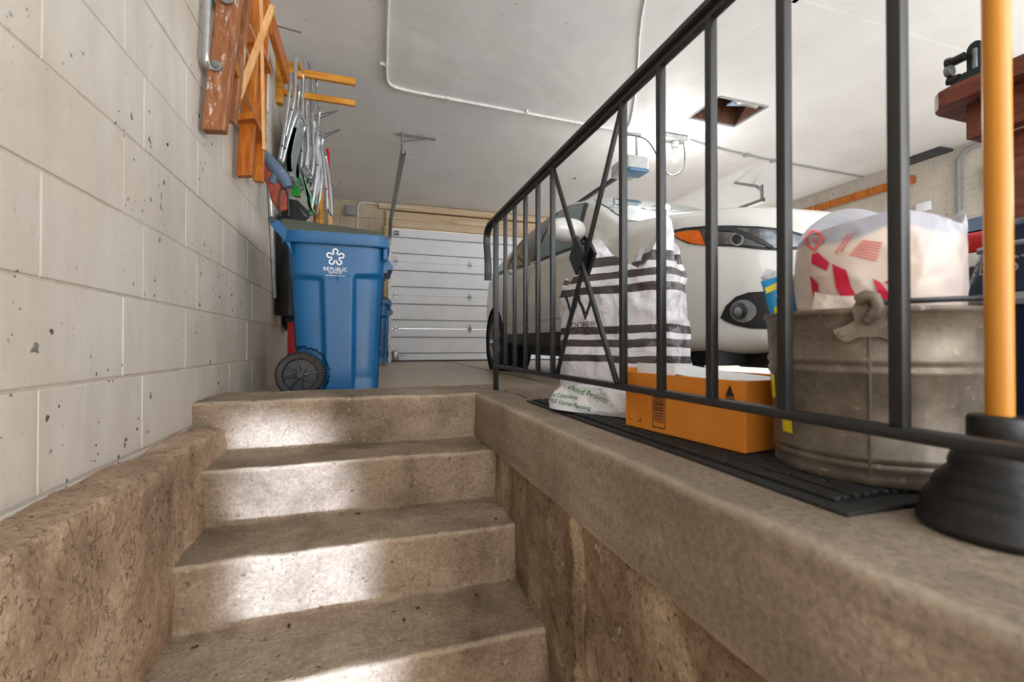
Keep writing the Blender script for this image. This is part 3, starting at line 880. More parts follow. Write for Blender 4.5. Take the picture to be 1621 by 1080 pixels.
# ================================================================== PLUNGER
PL = empty('plunger', (.762, .352, .064), 0, 'black rubber plunger with a long amber wooden handle at the right edge', 'plunger')
pf = [(.060, .002), (.078, .0), (.0815, .004), (.081, .010), (.0775, .018), (.0765, .028), (.074, .038), (.069, .046), (.066, .049), (.0655, .054), (.062, .064), (.054, .073), (.049, .078), (.049, .086), (.046, .095), (.036, .104), (.030, .107), (.0295, .112), (.031, .118), (.031, .142), (.029, .146), (.018, .147), (0, .147)]
MB().lathe(pf, n=80).build('rubber_cup', M['rubber'], PL, angle=60)
MB().lathe([(0, .14), (.0135, .14), (.0135, .98), (.012, .995), (0, 1.0)], n=40).build('handle', M['handle_y'], PL, angle=60)

# ================================================================== BAGS
def film_bag(center, rot, hw, hd, H, shp, ztop, crump=.012, seed=0, nu=150, nv=80, tuck=.75, n_=3.2, top_fold=0):
    """plastic bag: squarish rounded footprint, crumpled, top edge height from ztop(theta)"""
    c = Vector(center); so = Vector((seed * 3.1, seed * 1.7, seed * 5.3))
    def f(a, b):
        th = a * 2 * PI
        ct, st = math.cos(th), math.sin(th)
        sr = (abs(ct) ** n_ + abs(st) ** n_) ** (-1 / n_)
        if b < .78:
            t = b / .78; s = shp(t); z = t * ztop(th)
        else:
            t = (b - .78) / .22; s = shp(1) * (1 - t * .92); z = ztop(th) * (1 - .35 * t * tuck) - .02 * t
        x = hw * sr * ct * s; y = hd * sr * st * s
        p = Vector((x, y, z))
        q = p + so
        cr = (1 - abs(noise.noise(q * 9))) ** 2 * 1.0 + (1 - abs(noise.noise(q * 19 + Vector((4, 2, 1))))) ** 3 * .5
        k = min(1, b * 6)
        rad = Vector((ct, st, .15))
        if top_fold: p = p + noise.noise_vector(q * 7 + Vector((9, 3, 5))) * top_fold * max(0, b - .5) * 2
        p = p + rad * (cr - .9) * crump * k + noise.noise_vector(q * 5) * crump * 1.3 * k
        if b == 0: p.z = 0
        p.z = max(p.z, .0)
        return p
    mb = MB().grid(f, nu, nv, wrap=True)
    # bottom cap
    n = nu
    mb.f.append(list(range(n))[::-1]); mb.m.append(0)
    T = Matrix.Translation(c) @ Matrix.Rotation(rot, 4, 'Z')
    mb.v = [T @ v for v in mb.v]
    return mb
def peak(th, c, w):
    d = (th - c + PI) % (2 * PI) - PI
    return math.exp(-(d / w) ** 2)
# striped bag standing on the mat: long side runs from far left to near right
rotA = math.radians(-58)
def zA(th):
    return .47 + .15 * peak(th, math.radians(-103), .34) + .17 * peak(th, math.radians(-30), .36) + .13 * peak(th, math.radians(60), .6) + .018 * math.sin(th * 9 + 1)
A = film_bag((.888, 1.452, .079), rotA, .235, .110, .5, lambda t: 1.0 - .10 * t ** 3 - .06 * math.sin(PI * t) * 0, zA, crump=.015, seed=2, n_=4.2, top_fold=.05)
bagA = A.build('shopping_bag', M['bag_striped'], angle=70)
tag(bagA, 'white plastic shopping bag with black stripes and a large W, behind the railing', 'shopping bag')
Bm = film_bag((.742, 1.315, .079), rotA, .205, .068, .2, lambda t: 1.0 - .25 * t ** 2, lambda th: .085 + .035 * peak(th, 0, .9), crump=.010, seed=5, n_=3.0, tuck=.3)
bagB = Bm.build('plastic_bag', M['bag_white'], angle=70)
tag(bagB, 'low white plastic bag with green printing, partly under the bottom rail', 'plastic bag')
# print on the bags
bA = bvh_of(bagA); bB = bvh_of(bagB)
dx = Vector((math.cos(rotA), math.sin(rotA), 0)); nf = Vector((-dx.y, dx.x, 0)) * -1
up = Vector((0, 0, 1))
if dx.cross(up).dot(nf) < 0: pass
faceA = Vector((.888, 1.452, 0)) + nf * .13
decal('bag_print', text_geo('W', .13), faceA - dx * .115 + up * .43, dx, up, M['ink'], bagA, bA, maxlen=.012, off=.002)
decal('bag_print', text_geo('MOORE®', .030), faceA - dx * .110 + up * .372, dx, up, M['ink'], bagA, bA, maxlen=.012, off=.002)
def rects(L): 
    vs = []; fs = []
    for a, b, c, d in L:
        k = len(vs); vs += [Vector((a, c, 0)), Vector((b, c, 0)), Vector((b, d, 0)), Vector((a, d, 0))]; fs.append([k, k + 1, k + 2, k + 3])
    return vs, fs
faceB = Vector((.742, 1.315, 0)) + nf * .10
for w_ in words(text_geo('Guaranteed Project', .028, .2), 0.0045): decal('bag_print', w_, faceB - dx * .06 + up * .150, (dx - up * .22), up, M['ink_green'], bagB, bB, maxlen=.01, off=.002)
decal('bag_print', text_geo('Pre-Completion', .020, .2), faceB - dx * .125 + up * .127, dx, up, M['ink_green'], bagB, bB, maxlen=.01, off=.002)
for w_ in words(text_geo('FREE Kitchen Planning', .020, .2), 0.0032): decal('bag_print', w_, faceB - dx * .10 + up * .103, (dx - up * .06), up, M['ink_green'], bagB, bB, maxlen=.01, off=.002)

# cloudy bags in the bucket: red striped shop bag inside a larger cream one
vdir = Vector((-.80, -.60, 0)).normalized(); ud = Vector((.80 * .75, -.60, 0))
ud = Vector((vdir.y, -vdir.x, 0)) * -1       # screen-right direction at the bucket
if ud.dot(_rt) < 0: ud = -ud
angR = math.atan2(ud.y, ud.x)
def zC(th):
    return .135 + .055 * peak(th, -PI / 2, 1.1) + .050 * peak(th, 0.0, .40) + .125 * peak(th, PI * .55, 1.25)
def shC(t): return .93 + .30 * math.sin(PI * min(1, t * .9)) * .45 + .08 * t
C_ = film_bag((BC.x + ud.x * .010 - vdir.x * .02, BC.y + ud.y * .010 - vdir.y * .02, MT + .175), angR, .110, .110, .3, shC, lambda th: zC(th) + .075, crump=.0065, seed=9, n_=2.4, tuck=.5, top_fold=.03)
bagC = C_.build('plastic_bag', M['bag_cream'], angle=75)
tag(bagC, 'cream and cloudy plastic bag with red stripes bulging out of the metal bucket', 'plastic bag')
bC = bvh_of(bagC)
def on_bag(polys, mat, off=.0025, step=5, nm='bag_print'):
    o = px_patch(nm, polys, bC, mat, off, step); o.parent = bagC; return o
red = []
def band(a, b, w0, w1):
    """slanting band between two pixel points"""
    return [(a[0] - w0, a[1]), (a[0] + w0, a[1]), (b[0] + w1, b[1]), (b[0] - w1, b[1])]
on_bag([[(1287, 403), (1296, 400), (1314, 417), (1309, 429), (1286, 417)],
        [(1318, 418), (1340, 428), (1348, 455), (1358, 472), (1351, 482), (1337, 480), (1324, 455)],
        [(1284, 436), (1297, 450), (1296, 462), (1307, 476), (1290, 474), (1287, 460)],
        [(1381, 441), (1394, 448), (1409, 466), (1410, 484), (1396, 478)], [(1400, 446), (1410, 444), (1411, 455)]], M['ink_red'])
ro = [(1274, 374), (1284, 365), (1297, 366), (1307, 380), (1296, 392), (1292, 400), (1280, 392)]
ri = [(1279, 376), (1285, 370), (1294, 371), (1300, 380), (1293, 388), (1290, 394), (1283, 388)]
on_bag([[ro[k], ro[(k + 1) % 7], ri[(k + 1) % 7], ri[k]] for k in range(7)] + [
        [(1287, 377), (1291, 376), (1295, 383), (1289, 385)]], M['ink_pale'])
lines = []
rr = random.Random(8)
for k in range(7):
    x0 = 1345 + k * 3.2; y0 = 402 - k * 3.6
    lines.append([(x0, y0), (x0 + 44 - k * 2, y0 + 10 - k), (x0 + 44 - k * 2, y0 + 12 - k), (x0, y0 + 2)])
for k in range(2):
    x0 = 1323 + k * 8; lines.append([(x0, 402 - k * 3), (x0 + 2, 402 - k * 3), (x0 + 22, 371 - k * 1), (x0 + 20, 370 - k * 1)])
on_bag(lines, M['ink_pale'], step=6)
# cream lower cloth-like bag in front, left side of the bucket
D_ = film_bag((BC.x - ud.x * .038 + vdir.x * .108, BC.y - ud.y * .038 + vdir.y * .108, MT + .22), angR, .05, .014, .15, lambda t: 1 - .2 * t, lambda th: .082 + .012 * peak(th, PI, 1), crump=.004, seed=12, n_=2.2)
D_o = D_.build('paper_bag', M['bag_cream'], angle=75)
tag(D_o, 'smooth tan bag tucked inside the front left rim of the metal bucket', 'bag')
# blue and yellow snack packet sticking out on the left
sn = MB()
pc = at(1228, 470, Y=.70) ; 
def packf(a, b):
    x = (a - .5) * .055; z = (b - .5) * .085
    t = .012 * (1 - (2 * a - 1) ** 4) * (1 - (2 * b - 1) ** 4)
    return x, z, t
for sgn in (1, -1):
    sn.grid(lambda a, b: Vector((packf(a, b)[0], -sgn * packf(a, b)[2], packf(a, b)[1])), 14, 18, mi=0)
so = sn.build('snack_packet', m_plain('blue_packet_film', '#1590cf', .25))
so.location = (.790, .690, .395); so.rotation_euler = (0, math.radians(-14), math.radians(-38))
tag(so, 'blue and yellow snack packet poking out beside the left rim of the bucket', 'packet')
def onpack(name, vs, fs, mat):
    o = MB().add([(v[0], -.0125 if abs(v[1]) < .03 else -.008, v[1]) for v in vs], fs).build(name, mat, so, recalc=False); return o
onpack('packet_band', [(-.026, .014), (.026, .026), (.026, .036), (-.026, .026)], [[0, 1, 2, 3]], M['label_yellow'])
onpack('packet_spot', [(-.024, -.036), (.005, -.036), (.002, -.018), (-.020, -.016)], [[0, 1, 2, 3]], M['label_yellow'])
tv, tf = text_geo('YS', .024)
onpack('packet_print', [(v.x, v.y - .003) for v in tv], tf, M['white'])
lo_ = film_bag((0, 0, 0), 0, .020, .012, .1, lambda t: 1 - .45 * t, lambda th: .058, crump=.003, seed=20, nu=60, nv=30)
lo_.v = [at(1252, 452, Y=.70) + Matrix.Rotation(math.radians(-38), 4, 'Z') @ (Matrix.Rotation(math.radians(-58), 4, 'Y') @ v) for v in lo_.v]
tag(lo_.build('plastic_bag', M['bag_white'], angle=70), 'small clear white plastic bag end above the blue snack packet', 'plastic bag')

# ================================================================== BLUE WHEELED BIN
def wheel_bin(loc, label, group):
    b = empty('wheeled_bin', loc, 0, label, 'bin', group)
    N = 120; Hb = .90
    def foot(z):
        t = z / Hb
        x0 = -.385 - .055 * t; x1 = .062 + .04 * t
        hy = .24 + .045 * t
        return x0, x1, hy
    def f(a, bb):
        z = .03 + bb * (Hb - .03)
        x0, x1, hy = foot(z)
        th = a * 2 * PI; ct, st = math.cos(th), math.sin(th); n_ = 7
        sr = (abs(ct) ** n_ + abs(st) ** n_) ** (-1 / n_)
        cx = (x0 + x1) / 2; hx = (x1 - x0) / 2
        x = cx + hx * sr * ct; y = hy * sr * st
        # recessed panels left and right below the shoulder, centre channel left proud
        if abs(y) > hy * .7:
            s = 1 if y > 0 else -1
            u = (x - x0) / (x1 - x0)
            side = max(0, min(1, (.36 - u) / .04)) if u < .5 else max(0, min(1, (u - .66) / .04))
            lvl = .695 - .02 * (u if u < .5 else -u)
            low = max(0, min(1, (lvl - z) / .022))
            y -= s * .024 * side * low * min(1, max(0, (z - .0) / .1))
            y += s * .006 * (1 - side) * low
        # wheel notch at the back bottom corner
        dx_, dz_ = x + .36, z - .133
        r = math.hypot(dx_, dz_)
        if r < .150 and x < -.20 and abs(y) > hy * .5:
            y *= .80
        return Vector((x, y, z))
    mb = MB().grid(f, N * 2, 90, wrap=True)
    mb.f.append(list(range(N * 2))); mb.m.append(0)
    body = mb.build('bin_body', M['binblue'], b, angle=50)
    # rim
    def rimring(z0, z1, ex, name, mat, th=.0):
        r = MB(); x0, x1, hy = foot(Hb)
        def g(a, bb):
            t = a * 2 * PI; ct, st = math.cos(t), math.sin(t); sr = (abs(ct) ** 8 + abs(st) ** 8) ** (-1 / 8)
            prof = [(0, z0), (ex, z0), (ex + .004, z0 + .006), (ex, z1), (0, z1 + .003), (-.05, z1 + .003)][int(round(bb * 5))]
            return Vector(((x0 + x1) / 2 + ((x1 - x0) / 2 + prof[0]) * sr * ct, (hy + prof[0]) * sr * st, prof[1]))
        return r.grid(g, 160, 5, wrap=True).build(name, mat, b, angle=40)
    rimring(.868, .935, .022, 'bin_rim', M['binblue'])
    # handle brackets and bar at the wall side
    for s in (-1, 1):
        hb = MB(); hb.prism([(-.40, s * .24, .80), (-.43, s * .24, .865), (-.51, s * .24, .955), (-.525, s * .24, .985), (-.47, s * .24, .985), (-.42, s * .24, .93)], (0, s * .05, 0)); hb.build('handle_bracket', M['binblue'], b)
    MB().tube([(-.505, -.30, .985), (-.505, .30, .985)], .017, 16).build('handle_bar', M['darkgrey'], b)
    # lid: slightly domed, falling to the front
    def lf(a, bb):
        x = -.49 + a * .60; y = -.285 + bb * .57
        e = min(1, min(bb, 1 - bb) * 9); e2 = min(1, min((a + .03), 1 - a) * 10)
        z = .942 + (.075 * (1 - a * .55)) * math.sin(PI / 2 * max(0, e)) * math.sin(PI / 2 * max(0, e2)) 
        return Vector((x, y, z))
    lid = MB().grid(lf, 60, 50)
    def lf2(a, bb): return Vector((-.49 + a * .60, -.285 + bb * .57, .930))
    lid.grid(lf2, 1, 1)
    for (q0, q1) in (((-.49, -.285), (.11, -.285)), ((.11, -.285), (.11, .285)), ((.11, .285), (-.49, .285)), ((-.49, .285), (-.49, -.285))):
        lid.add([(q0[0], q0[1], .930), (q1[0], q1[1], .930), (q1[0], q1[1], .9425), (q0[0], q0[1], .9425)], [[0, 1, 2, 3]])
    lid.build('bin_lid', M['lid'], b, angle=50)
    MB().tube(smooth_poly([(-.075, .10, .985), (-.06, .10, 1.025), (-.03, .10, 1.032), (.05, .10, 1.018), (.075, .10, .995)], 2), .008, 10).build('lid_handle', M['black'], b)
    # latch hook on the front
    MB().prism([(.075, -.20, .87), (.135, -.20, .80), (.150, -.20, .775), (.145, -.20, .755), (.115, -.20, .755), (.112, -.20, .735), (.075, -.20, .735)], (0, .40, 0)).build('front_grip', M['binblue'], b)
    MB().box((.085, -.272, .80), (.112, -.235, .875), bev=.006).build('rim_support', M['binblue'], b)
    # wheels
    for s in (-1, 1):
        T = Matrix.Translation((-.36, s * .262, .128)) @ Matrix.Rotation(-PI / 2 * s, 4, 'X')
        ty = MB(); prf = [(.092, -.025), (.118, -.027), (.126, -.020), (.128, 0), (.126, .020), (.118, .027), (.092, .025), (.088, 0), (.092, -.025)]
        ty.lathe(prf, n=72, M=T)
        for k in range(44):
            a = 2 * PI * k / 44
            ty.box((.122, -.0035, -.024), (.1305, .0035, .024), M=T @ Matrix.Rotation(a, 4, 'Z'))
        wh = ty.build('wheel', M['rubber'], b, angle=40)
        hub = MB().lathe([(0, .030), (.016, .030), (.020, .026), (.022, .006), (.022, -.02), (0, -.02)], n=30, M=T)
        hub.lathe([(.022, .004), (.086, .004), (.094, .020), (.098, .026), (.092, .002), (.092, -.01), (.02, -.01)], n=60, M=T)
        for k in range(8):
            a = 2 * PI * k / 8 + .2
            TT = T @ Matrix.Rotation(a, 4, 'Z')
            hub.add([(.014, -.010, .006), (.014, .010, .006), (.092, .005, .006), (.092, -.005, .006), (.014, -.006, .026), (.014, .006, .026), (.092, .003, .018), (.092, -.003, .018)],
                    [[0, 1, 5, 4], [1, 2, 6, 5], [2, 3, 7, 6], [3, 0, 4, 7], [4, 5, 6, 7], [0, 3, 2, 1]], M=TT)
        hub.build('wheel_hub', M['darkgrey'], wh, angle=30)
    MB().tube([(-.36, -.24, .128), (-.36, .24, .128)], .012, 10).build('axle', M['steel'], b)
    return b, body
BY = 3.035
bin1, body1 = wheel_bin((0, BY, .003), 'tall blue wheeled recycling bin with a grey-green lid and white star logo', 'blue wheeled bins')
# star-of-arrows emblem and writing on the side
bB1 = bvh_of(body1)
def star_geo(R, r, wdt):
    vs = []; fs = []
    for k in range(5):
        a = PI / 2 + 2 * PI * k / 5
        # looped arm of the star: a rounded lobe ring
        c = Vector((math.cos(a) * R * .68, math.sin(a) * R * .68, 0))
        n = 14; b0 = len(vs)
        for i in range(n + 1):
            t = a + math.radians(-150 + 300 * i / n) 
            d = Vector((math.cos(t), math.sin(t), 0))
            vs.append(c + d * (r - wdt / 2)); vs.append(c + d * (r + wdt / 2))
        for i in range(n): fs.append([b0 + 2 * i, b0 + 2 * i + 1, b0 + 2 * i + 3, b0 + 2 * i + 2])
        # legs joining towards the neighbour
        a2 = a + 2 * PI / 10
        v = Vector((math.cos(a2) * R * .42, math.sin(a2) * R * .42, 0)); p1 = c + Vector((math.cos(a + 2.6), math.sin(a + 2.6), 0)) * r
        c2 = Vector((math.cos(a + 2 * PI / 5) * R * .68, math.sin(a + 2 * PI / 5) * R * .68, 0)); p2 = c2 + Vector((math.cos(a + 2 * PI / 5 - 2.6), math.sin(a + 2 * PI / 5 - 2.6), 0)) * r
        for q in (p1, p2):
            d = (v - q).normalized(); nn = Vector((-d.y, d.x, 0)) * wdt / 2; b0 = len(vs)
            vs += [q - nn, q + nn, v + nn + d * wdt * .3, v - nn + d * wdt * .3]; fs.append([b0, b0 + 1, b0 + 2, b0 + 3])
    return vs, fs
yd = Vector((0, 0, 1)); xd = Vector((1, 0, 0))
oy = BY - .32
def bin_decal(g, x, z, xdir=xd, ml=.03): return decal('emblem_print', g, (x, oy, z), xdir, yd, M['white'], bin1, bB1, off=.002, maxlen=ml)
bin_decal(star_geo(.050, .013, .008), -.177, .802)
bin_decal(text_geo('REPUBLIC', .030), -.177, .733)
bin_decal(text_geo('SERVICES', .018), -.177, .714)
bin_decal(text_geo('republicservices.com', .0125), -.177, .698)
bin2 = copy_tree(bin1); bin2.location = (.205, 6.95, .003)
bin2['label'] = 'second blue wheeled bin further back, mostly hidden behind the first'
bin2['category'] = 'bin'
# drop the emblem copies on the far bin (its side is out of sight)
for ch in list(bin2.children):
    if ch.name.startswith('emblem_print'): bpy.data.objects.remove(ch)
# white post behind the first bin
pst = MB().lathe([(.020, 0), (.020, .24), (.026, .25), (.030, .27), (.024, .29), (.018, .31), (.026, .33), (.03, .36), (.024, .40), (.026, .44), (0, .45)], c=(.105, 5.1, 0), n=20)
tag(pst.build('turned_post', M['bulb']), 'short white turned post standing between the two blue bins', 'post')
# red container and black bag behind the bin, against the wall
tag(MB().box((-.53, 3.42, .0), (-.40, 3.62, .46), bev=.02).build('red_container', M['redpl']), 'red container standing behind the blue bin by the wall', 'container')
bk = film_bag((-.63, 4.20, .42), 0, .05, .09, .5, lambda t: .7 + .5 * math.sin(PI * t), lambda th: .42, crump=.02, seed=31, nu=60, nv=30)
bo = bk.build('black_sack', M['black'], angle=70)
tag(bo, 'black sack hanging on the wall behind the blue bin', 'sack')

# ================================================================== CARS
import numpy as np
def curve(pts, sm=.06):
    xs = np.array([p[0] for p in pts]); ys = np.array([p[1] for p in pts])
    g = np.linspace(-.3, 5.0, 1061); v = np.interp(g, xs, ys)
    n = int(sm / .005); k = np.hanning(2 * n + 3); k /= k.sum()
    vp = np.pad(v, n + 1, mode='edge'); v = np.convolve(vp, k, 'valid')
    return lambda d: float(np.interp(d, g, v))
cW = curve([(0, .52), (.05, .66), (.15, .77), (.3, .855), (.5, .905), (.8, .935), (1.2, .94), (3.6, .94), (4.2, .90), (4.5, .82), (4.65, .68)], .05)
cT = curve([(0, .72), (.04, .84), (.12, .915), (.25, .955), (.6, 1.02), (1.15, 1.10), (1.55, 1.34), (1.95, 1.54), (2.35, 1.635), (2.85, 1.66), (3.6, 1.63), (4.1, 1.55), (4.3, 1.38), (4.5, 1.12), (4.6, .95), (4.65, .82)], .06)
cB = curve([(0, .62), (.08, .80), (.2, .885), (.5, .945), (1.2, 1.01), (2.5, 1.055), (3.6, 1.12), (4.25, 1.17), (4.45, 1.08), (4.6, .90), (4.65, .72)], .06)
cR = curve([(0, .44), (.2, .68), (.5, .78), (1.15, .80), (1.55, .72), (1.95, .64), (2.4, .61), (3.6, .60), (4.2, .59), (4.5, .62), (4.65, .56)], .1)
cZ = curve([(0, .30), (.3, .25), (.7, .24), (3.9, .26), (4.3, .30), (4.65, .36)], .05)
SEG = [3, 2, 8, 10, 4, 3, 16, 3, 10, 5]     # face counts between section points
def section(d):
    W, T, Bz, Rr, Z = cW(d), cT(d), cB(d), cR(d), cZ(d)
    Bz = min(Bz, T - .03)
    g = max(0, min(1, (T - Bz - .12) / .3))      # greenhouse amount
    hood = 1 - g
    r0 = (min(Rr, W * .9), T - .055 * g - .022 * hood)
    P = [(0, Z), (W * .86, Z), (W * .97, Z + .05), (W, Z + .24), (W * .985, Bz - .14), (W * .965, Bz - .035), (W * .935 * g + W * .93 * hood, Bz),
         (r0[0] * g + W * .86 * hood, r0[1]), (r0[0] * .92 * g + W * .78 * hood, T - .02 * g - .012), (W * .42, T - .003), (0, T + .004 * g)]
    pts = []
    for k, (a, b) in enumerate(zip(P[:-1], P[1:])):
        for i in range(SEG[k]):
            t = i / SEG[k]
            x = a[0] + (b[0] - a[0]) * t; z = a[1] + (b[1] - a[1]) * t
            if k == 6: x += math.sin(PI * t) * .028 * g      # curved side glass
            if k in (3,): x += math.sin(PI * t) * .012
            pts.append((x, z))
    pts.append(P[-1])
    # soften
    q = pts[:]
    for _ in range(2):
        q = [q[0]] + [((q[i - 1][0] + 2 * q[i][0] + q[i + 1][0]) / 4, (q[i - 1][1] + 2 * q[i][1] + q[i + 1][1]) / 4) for i in range(1, len(q) - 1)] + [q[-1]]
    return q
CUM = [0]
for s_ in SEG: CUM.append(CUM[-1] + s_)
def make_car(loc, paint, label, group=None):
    car = empty('car', loc, 0, label, 'car', group)
    ND = 186; L = 4.65
    ds = [L * i / ND for i in range(ND + 1)]
    secs = [section(d) for d in ds]
    NS = len(secs[0])
    wheels = [(1.00, .345), (3.72, .345)]; RA = .405
    def ok(d, z, x):
        return all((d - wd) ** 2 + (z - wz) ** 2 >= (RA - 1e-4) ** 2 for wd, wz in wheels)
    def snap(d, z, x):
        if abs(x) < .55: return d, z
        for wd, wz in wheels:
            r = math.hypot(d - wd, z - wz)
            if r < RA:
                if r < 1e-4: r = 1e-4
                return wd + (d - wd) * RA / r, wz + (z - wz) * RA / r
        return d, z
    verts = {}; vs = []; fs = []
    def vid(i, j, s):
        key = (i, j, s if 0 < j < NS - 1 else 0)
        if key not in verts:
            x, z = secs[i][j]; d, zz = snap(ds[i], z, x)
            verts[key] = len(vs); vs.append(Vector((s * x, d, zz)))
        return verts[key]
    def inside(i, j):
        x, z = secs[i][j]; return abs(x) > .55 and not ok(ds[i], z, x)
    win = {}
    for s in (-1, 1):
        for i in range(ND):
            for j in range(NS - 1):
                c = [(i, j), (i + 1, j), (i + 1, j + 1), (i, j + 1)]
                if all(inside(*q) for q in c): continue
                f = [vid(a, b, s) for a, b in c]
                if len(set(f)) >= 3: fs.append(f if s > 0 else f[::-1])
    # end caps
    for i in (0, ND):
        for s in (-1, 1):
            fs.append([vid(i, j, s) for j in range(NS)])
    mb = MB().add(vs, fs)
    body = mb.build('car_body', paint, car, angle=40)
    def surf(d, v, s, off):
        sec = section(d); v = max(0, min(NS - 1, v)); j = min(int(v), NS - 2); t = v - j
        x = sec[j][0] * (1 - t) + sec[j + 1][0] * t; z = sec[j][1] * (1 - t) + sec[j + 1][1] * t
        dz = sec[j + 1][1] - sec[j][1]; dx_ = sec[j + 1][0] - sec[j][0]
        n = Vector((dz, 0, -dx_))
        if n.length < 1e-6: n = Vector((0, 0, 1))
        n.normalize()
        s2 = section(min(d + .02, L)); s1 = section(max(d - .02, 0))
        slope = ((s2[j][0] - s1[j][0]) * n.x + (s2[j][1] - s1[j][1]) * n.z) / .04
        n3 = Vector((n.x, -slope, n.z)).normalized()
        p = Vector((x, d, z)) + n3 * off
        return Vector((p.x * s, p.y, p.z))
    def patch(name, mat, d0, d1, v0, v1, s, off=.004, nu=24, nv=12, parent=car):
        """v0, v1, d0, d1 may be functions of the other coordinate"""
        def g(a, b):
            vv0 = v0(a) if callable(v0) else v0; vv1 = v1(a) if callable(v1) else v1
            dd0 = d0(b) if callable(d0) else d0; dd1 = d1(b) if callable(d1) else d1
            return surf(dd0 + (dd1 - dd0) * a, vv0 + (vv1 - vv0) * b, s, off)
        o = MB().grid(g, nu, nv).build(name, mat, parent)
        return o
    gb, gt = CUM[6] + .6, CUM[7] - .6
    for s in (-1, 1):
        patch('window_trim', M['black'], lambda b: 1.42 + .46 * b, lambda b: 4.05 - .16 * b, gb - 1.2, gt + .5, s, .003, 50)
        patch('side_window', M['glass_green'], lambda b: 1.50 + .46 * b, lambda b: 2.52, gb, gt, s, .006)
        patch('side_window', M['glass_dark'], lambda b: 2.58, lambda b: 3.38, gb, gt, s, .006)
        patch('side_window', M['glass_dark'], lambda b: 3.45, lambda b: 3.98 - .22 * b, gb + 1, gt, s, .006)
        patch('rocker_cladding', M['black'], 1.43, 3.30, CUM[1] + .2, CUM[3] - 3.5, s, .012)
        for d0 in (1.46, 2.55, 3.35):
            patch('door_gap', M['darkgrey'], d0, d0 + .008, CUM[3] - 2, gb - 1.5, s, .002, 1, 24)
        for d0 in (2.36, 3.12):
            h = MB()
            p0 = surf(d0, CUM[4] + 5, s, .03); p1 = surf(d0 + .17, CUM[4] + 5, s, .03)
            a0 = surf(d0, CUM[4] + 5, s, -.01); a1 = surf(d0 + .17, CUM[4] + 5, s, -.01)
            h.tube([a0, p0, p1, a1], [.012, .015, .015, .012], 10, flat=.8).build('door_handle', paint, car)
        patch('side_moulding', paint, 1.50, 3.30, CUM[3] + .5, CUM[3] + 1.6, s, .010, 30, 3)
        patch('headlamp', M['lamp_inner'], lambda b: .09 + .03 * b, lambda b: .70 - .18 * b, lambda a: CUM[4] + 1.0 + 2.2 * a, lambda a: CUM[5] + .9 + .6 * a, s, .004)
        patch('hood_gap', M['darkgrey'], .16, 1.12, CUM[7] - .3, CUM[7] - .05, s, .002, 40, 1)
        patch('tail_lamp', M['red_lens'], 4.30, 4.62, CUM[5], CUM[7] - 8, s, .006)
        # mirror
        mm = MB()
        base = surf(1.62, CUM[6] + 2, s, 0)
        rg = []
        def mf(a, b):
            th = a * 2 * PI; ph = (b - .5) * PI
            r = math.cos(ph) ** .55
            return base + Vector((s * (.13 + .135 * math.sin(ph) ), -.05 + .075 * r * math.cos(th) * (1 if math.cos(th) > 0 else 1.3), .065 + .085 * r * math.sin(th)))
        mm.grid(mf, 28, 18, wrap=True).build('door_mirror', paint, car)
        MB().tube([base + Vector((-s * .03, -.02, -.01)), base + Vector((s * .06, -.04, .02)), base + Vector((s * .1, -.04, .04))], [.035, .028, .03], 12).build('mirror_stalk', M['black'], car)
    # windscreen and rear window
    top = NS - 1
    def wsf(d0, d1, v0):
        vs_ = []
        def g(a, b):
            s = -1 if a < .5 else 1
            v = v0 + (top - v0) * (1 - abs(2 * a - 1)); d = d0 + (d1 - d0) * b
            return surf(d, v, s, .006)
        return g
    MB().grid(wsf(1.20, 1.93, CUM[8] + .2), 40, 20).build('windscreen', M['glass_green'], car)
    MB().grid(wsf(4.14, 4.42, CUM[8] + .5), 30, 10).build('rear_window', M['glass_dark'], car)
    # grille and lower intake on the nose
    MB().box((-.42, -.012, .60), (.42, .01, .74), bev=.02).build('grille', M['black'], car)
    for k in range(3): MB().box((-.40, -.020, .62 + k * .04), (.40, -.01, .632 + k * .04), bev=.003).build('grille_bar', M['chrome'], car)
    MB().box((-.45, -.008, .36), (.45, .01, .50), bev=.02).build('lower_intake', M['black'], car)
    # wheels
    for wd, wz in wheels:
        for s in (-1, 1):
            T = Matrix.Translation((s * .835, wd, wz)) @ Matrix.Rotation(s * PI / 2, 4, 'Y')
            w_ = MB().lathe([(.235, -.1), (.25, -.105), (.30, -.105), (.335, -.098), (.35, -.08), (.354, 0), (.35, .08), (.335, .098), (.30, .105), (.25, .105), (.235, .098), (.225, .06), (.235, -.1)], n=64, M=T).build('wheel', M['tyre'], car)
            rm = MB().lathe([(.238, .098), (.232, .100), (.222, .08), (.215, .02), (.06, .0), (0, .0)], n=60, M=T)
            for k in range(5):
                TT = T @ Matrix.Rotation(2 * PI * k / 5 + .3, 4, 'Z')
                for q in (-1, 1):
                    rm.add([(.04, q * .012, .05), (.05, q * .045, .05), (.225, q * .062, .085), (.225, q * .028, .085), (.04, q * .012, .08), (.05, q * .045, .075), (.225, q * .062, .098), (.225, q * .028, .098)],
                           [[0, 1, 2, 3], [4, 5, 6, 7], [0, 1, 5, 4], [1, 2, 6, 5], [2, 3, 7, 6], [3, 0, 4, 7]], M=TT)
            rm.lathe([(.055, .06), (.055, .088), (.03, .094), (0, .094)], n=24, M=T)
            rm.build('wheel_rim', M['rim'], w_)
            MB().lathe([(.405, .10), (.41, -.22), (.0, -.22)], n=40, M=T, a0=0, a1=2 * PI).build('wheel_well', M['black'], car)
    MB().box((-.78, .35, .20), (.78, 4.3, .30)).build('underbody', M['black'], car)
    MB().box((-.60, .10, .19), (.60, .45, .262), bev=.03).build('front_skirt', M['black'], car)
    return car, body
CARX, CARY = 2.36, 1.38
